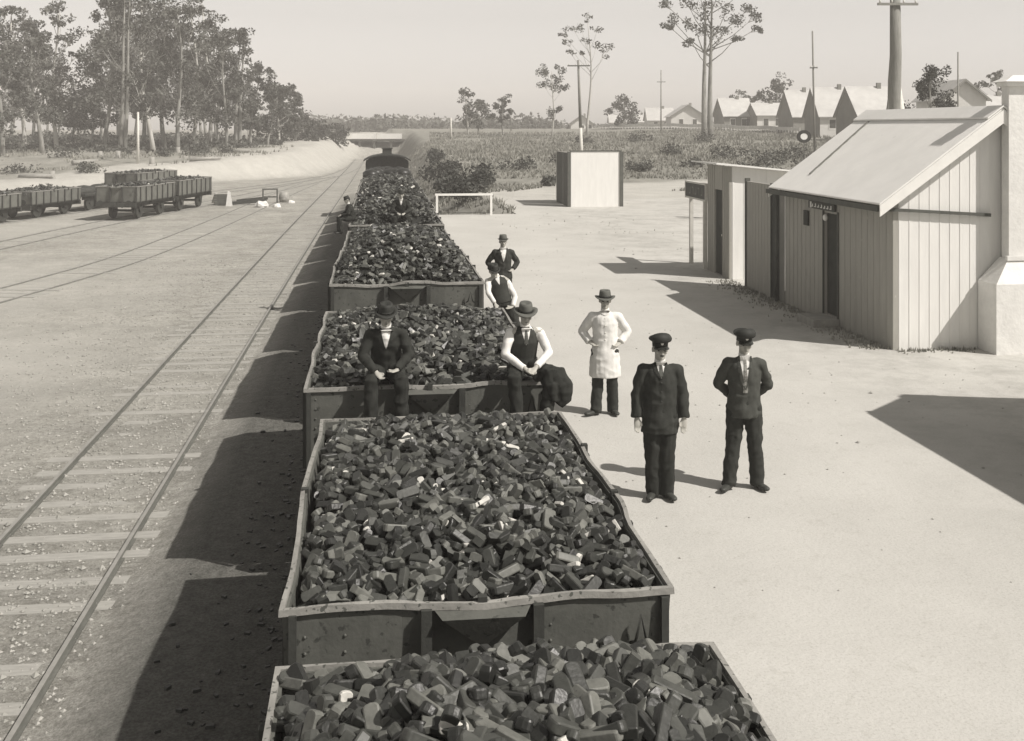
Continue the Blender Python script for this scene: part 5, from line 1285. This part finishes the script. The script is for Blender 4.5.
# ------------------------------------------------------------------ houses
def house(label, px0, px1, d, eave_y, apex_y, base_y, depth, ridge='x', wallm='wall_h', roofm='roof_h', windows=2, rz=0.0, chimney=True, door=True, name='cottage', gable_m=None):
    w = (px1 - px0)/FPX*d; p = PD((px0+px1)/2, d); zb = ZY(base_y, d); ze, za = ZY(eave_y, d), ZY(apex_y, d)
    zg = min(zb, ground_z(p.x, p.y))
    root = empty(name, (p.x, p.y, zg - .1), -YAW + R_(rz)); tag(root, label, 'house'); hw = w/2; E = ze - zg + .1; A = za - zg + .1
    gm_ = M[gable_m or wallm]  # a separate gable colour paints shade into the gable ends
    if ridge == 'y':                                        # gable faces the camera
        b = MB(); vs = []
        for y in (0, depth): vs += [(-hw, y, 0), (hw, y, 0), (hw, y, E), (0, y, A), (-hw, y, E)]
        b.add(vs, [(0,1,2,3,4), (9,8,7,6,5), (0,5,6,1), (1,6,7,2), (4,9,5,0)]); b.build('wall', M[wallm], root, rec=True)
        rf = None
        for s in (-1, 1):
            b = MB(); k = (A - E)/hw; o = .45; vs = []
            for y in (-.5, depth+.5): vs += [(0, y, A+.03), (s*(hw+o), y, E+.03-o*k), (s*(hw+o), y, E+.13-o*k), (0, y, A+.13)]
            b.add(vs, [(0,1,2,3), (7,6,5,4), (0,4,5,1), (1,5,6,2), (2,6,7,3), (3,7,4,0)]); rf = b.build('roof', M[roofm], root, rec=True)
            b = MB(); vs = []
            for y in (-.56, -.51): vs += [(0, y, A+.14), (s*(hw+o), y, E+.14-o*k), (s*(hw+o), y, E-.14-o*k), (0, y, A-.16)]
            b.add(vs, [(0,1,2,3), (7,6,5,4), (0,4,5,1), (1,5,6,2), (2,6,7,3), (3,7,4,0)]); b.build('barge_board', M['roof_dk'], root, rec=True)
    else:                                                   # ridge runs across, roof slope faces the camera
        b = MB(); vs = []
        for x in (-hw, hw): vs += [(x, 0, 0), (x, depth, 0), (x, depth, E), (x, depth/2, A), (x, 0, E)]
        b.add(vs, [(0,1,2,3,4), (9,8,7,6,5), (0,5,6,1), (1,6,7,2), (4,9,5,0)], 0)
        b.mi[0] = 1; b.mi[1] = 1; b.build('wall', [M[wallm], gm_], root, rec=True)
        for s in (0, 1):
            b = MB(); k = (A - E)/(depth/2); o = .45; y1 = depth/2; y2 = -o if s == 0 else depth + o; vs = []
            for x in (-hw-.3, hw+.3): vs += [(x, y1, A+.03), (x, y2, E+.03-o*k), (x, y2, E+.13-o*k), (x, y1, A+.13)]
            b.add(vs, [(0,1,2,3), (7,6,5,4), (0,4,5,1), (1,5,6,2), (2,6,7,3), (3,7,4,0)]); rf = b.build('roof', M[roofm], root, rec=True)
    for q in range(windows):
        x = -hw + w*(q + .75)/(windows + .5); 
        if abs(x) < .1: x = .12
        wd = MB().box(x-.52, x+.52, -.04, .03, E*.36, E*.84).build('window', M['white'], root)
        MB().box(x-.42, x+.42, -.06, -.042, E*.42, E*.78).build('pane', M['glass'], wd)
    if door: x = hw*.72; MB().box(x-.4, x+.4, -.05, .03, .1, E*.8).build('door', M['door_dark'], root)
    if chimney: MB().box(-.25+hw*.3, .25+hw*.3, depth*.45, depth*.45+.45, E, A+.55).build('chimney', M['wall_g'], rf)
    return root
house('small pale cottage with dark pyramid-like gable behind the telegraph pole', 571, 593, 285, 123.5, 115.5, 131.5, 6, 'y', roofm='roof_dk', windows=1)
house('tiny pale cottage half behind the rounded dark tree', 610, 627, 300, 122, 115, 131, 6, 'x', windows=1)
house('low pale cottage left of the pole between tree and white gabled house', 634, 648, 280, 121.5, 114.5, 131, 6, 'x', windows=1)
house('long low pale house adjoining the left of the white gabled house', 648, 674, 255, 119.5, 108, 131, 7, 'x', windows=2)
house('white house with broad dark-edged gable left of the twin-trunk gum', 671, 705, 235, 116, 105, 130, 8, 'y', windows=2, door=False)
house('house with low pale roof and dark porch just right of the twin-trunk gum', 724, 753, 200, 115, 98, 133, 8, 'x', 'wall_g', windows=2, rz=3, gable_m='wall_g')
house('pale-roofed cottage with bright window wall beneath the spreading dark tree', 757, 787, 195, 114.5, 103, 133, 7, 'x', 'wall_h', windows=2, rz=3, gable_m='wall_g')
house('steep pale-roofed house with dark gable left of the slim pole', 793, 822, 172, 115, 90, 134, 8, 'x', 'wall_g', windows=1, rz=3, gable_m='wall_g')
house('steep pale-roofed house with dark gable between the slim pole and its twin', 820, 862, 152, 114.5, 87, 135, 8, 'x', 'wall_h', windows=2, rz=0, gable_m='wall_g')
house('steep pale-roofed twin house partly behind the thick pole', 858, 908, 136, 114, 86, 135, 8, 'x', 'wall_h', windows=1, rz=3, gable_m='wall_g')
house('white gable-fronted house above the station roof at the right', 942, 986, 125, 98, 80, 135, 8, 'y', windows=0, chimney=False, door=False)
house('pale-roofed house at the far right beside the station chimney', 984, 1024, 140, 110, 95, 135, 7, 'x', windows=0, door=False)
# pale road edge in front of the houses
b = MB(); vs = []; fs = []; N_ = 60
for k in range(N_+1):
    px = 600 + 330*k/N_; d0, d1 = lerp(236, 122, k/N_), lerp(248, 130, k/N_)
    for d in (d0, d1): p = PD(px, d); vs.append((p.x, p.y, ground_z(p.x, p.y) + .22))
for k in range(N_): fs.append((k*2, k*2+2, k*2+3, k*2+1))
tag(b.add(vs, fs).build('road', M['gravel_road'] if 'gravel_road' in M else M['stone']), kind='structure')
# low paling fence along the road
s = empty('paling_fence', tuple(PD(600, 232))[:2] + (0,)); tag(s, 'long low pale fence running before the far row of houses', 'fence')
b = MB(); O = V(s.location)
for k in range(70):
    px = 600 + 200*k/70; d = lerp(232, 168, k/70); p = PD(px, d); z = ground_z(p.x, p.y); px2 = 600 + 200*(k+1)/70; q = PD(px2, lerp(232, 168, (k+1)/70)); z2 = ground_z(q.x, q.y)
    b.bar(V((p.x, p.y, z+.75)) - O, V((q.x, q.y, z2+.75)) - O, .05, .55)
    b.box(p.x-O.x-.06, p.x-O.x+.06, p.y-O.y-.06, p.y-O.y+.06, z-.1, z+1.05)
b.build('palings', M['wall_h'], s)
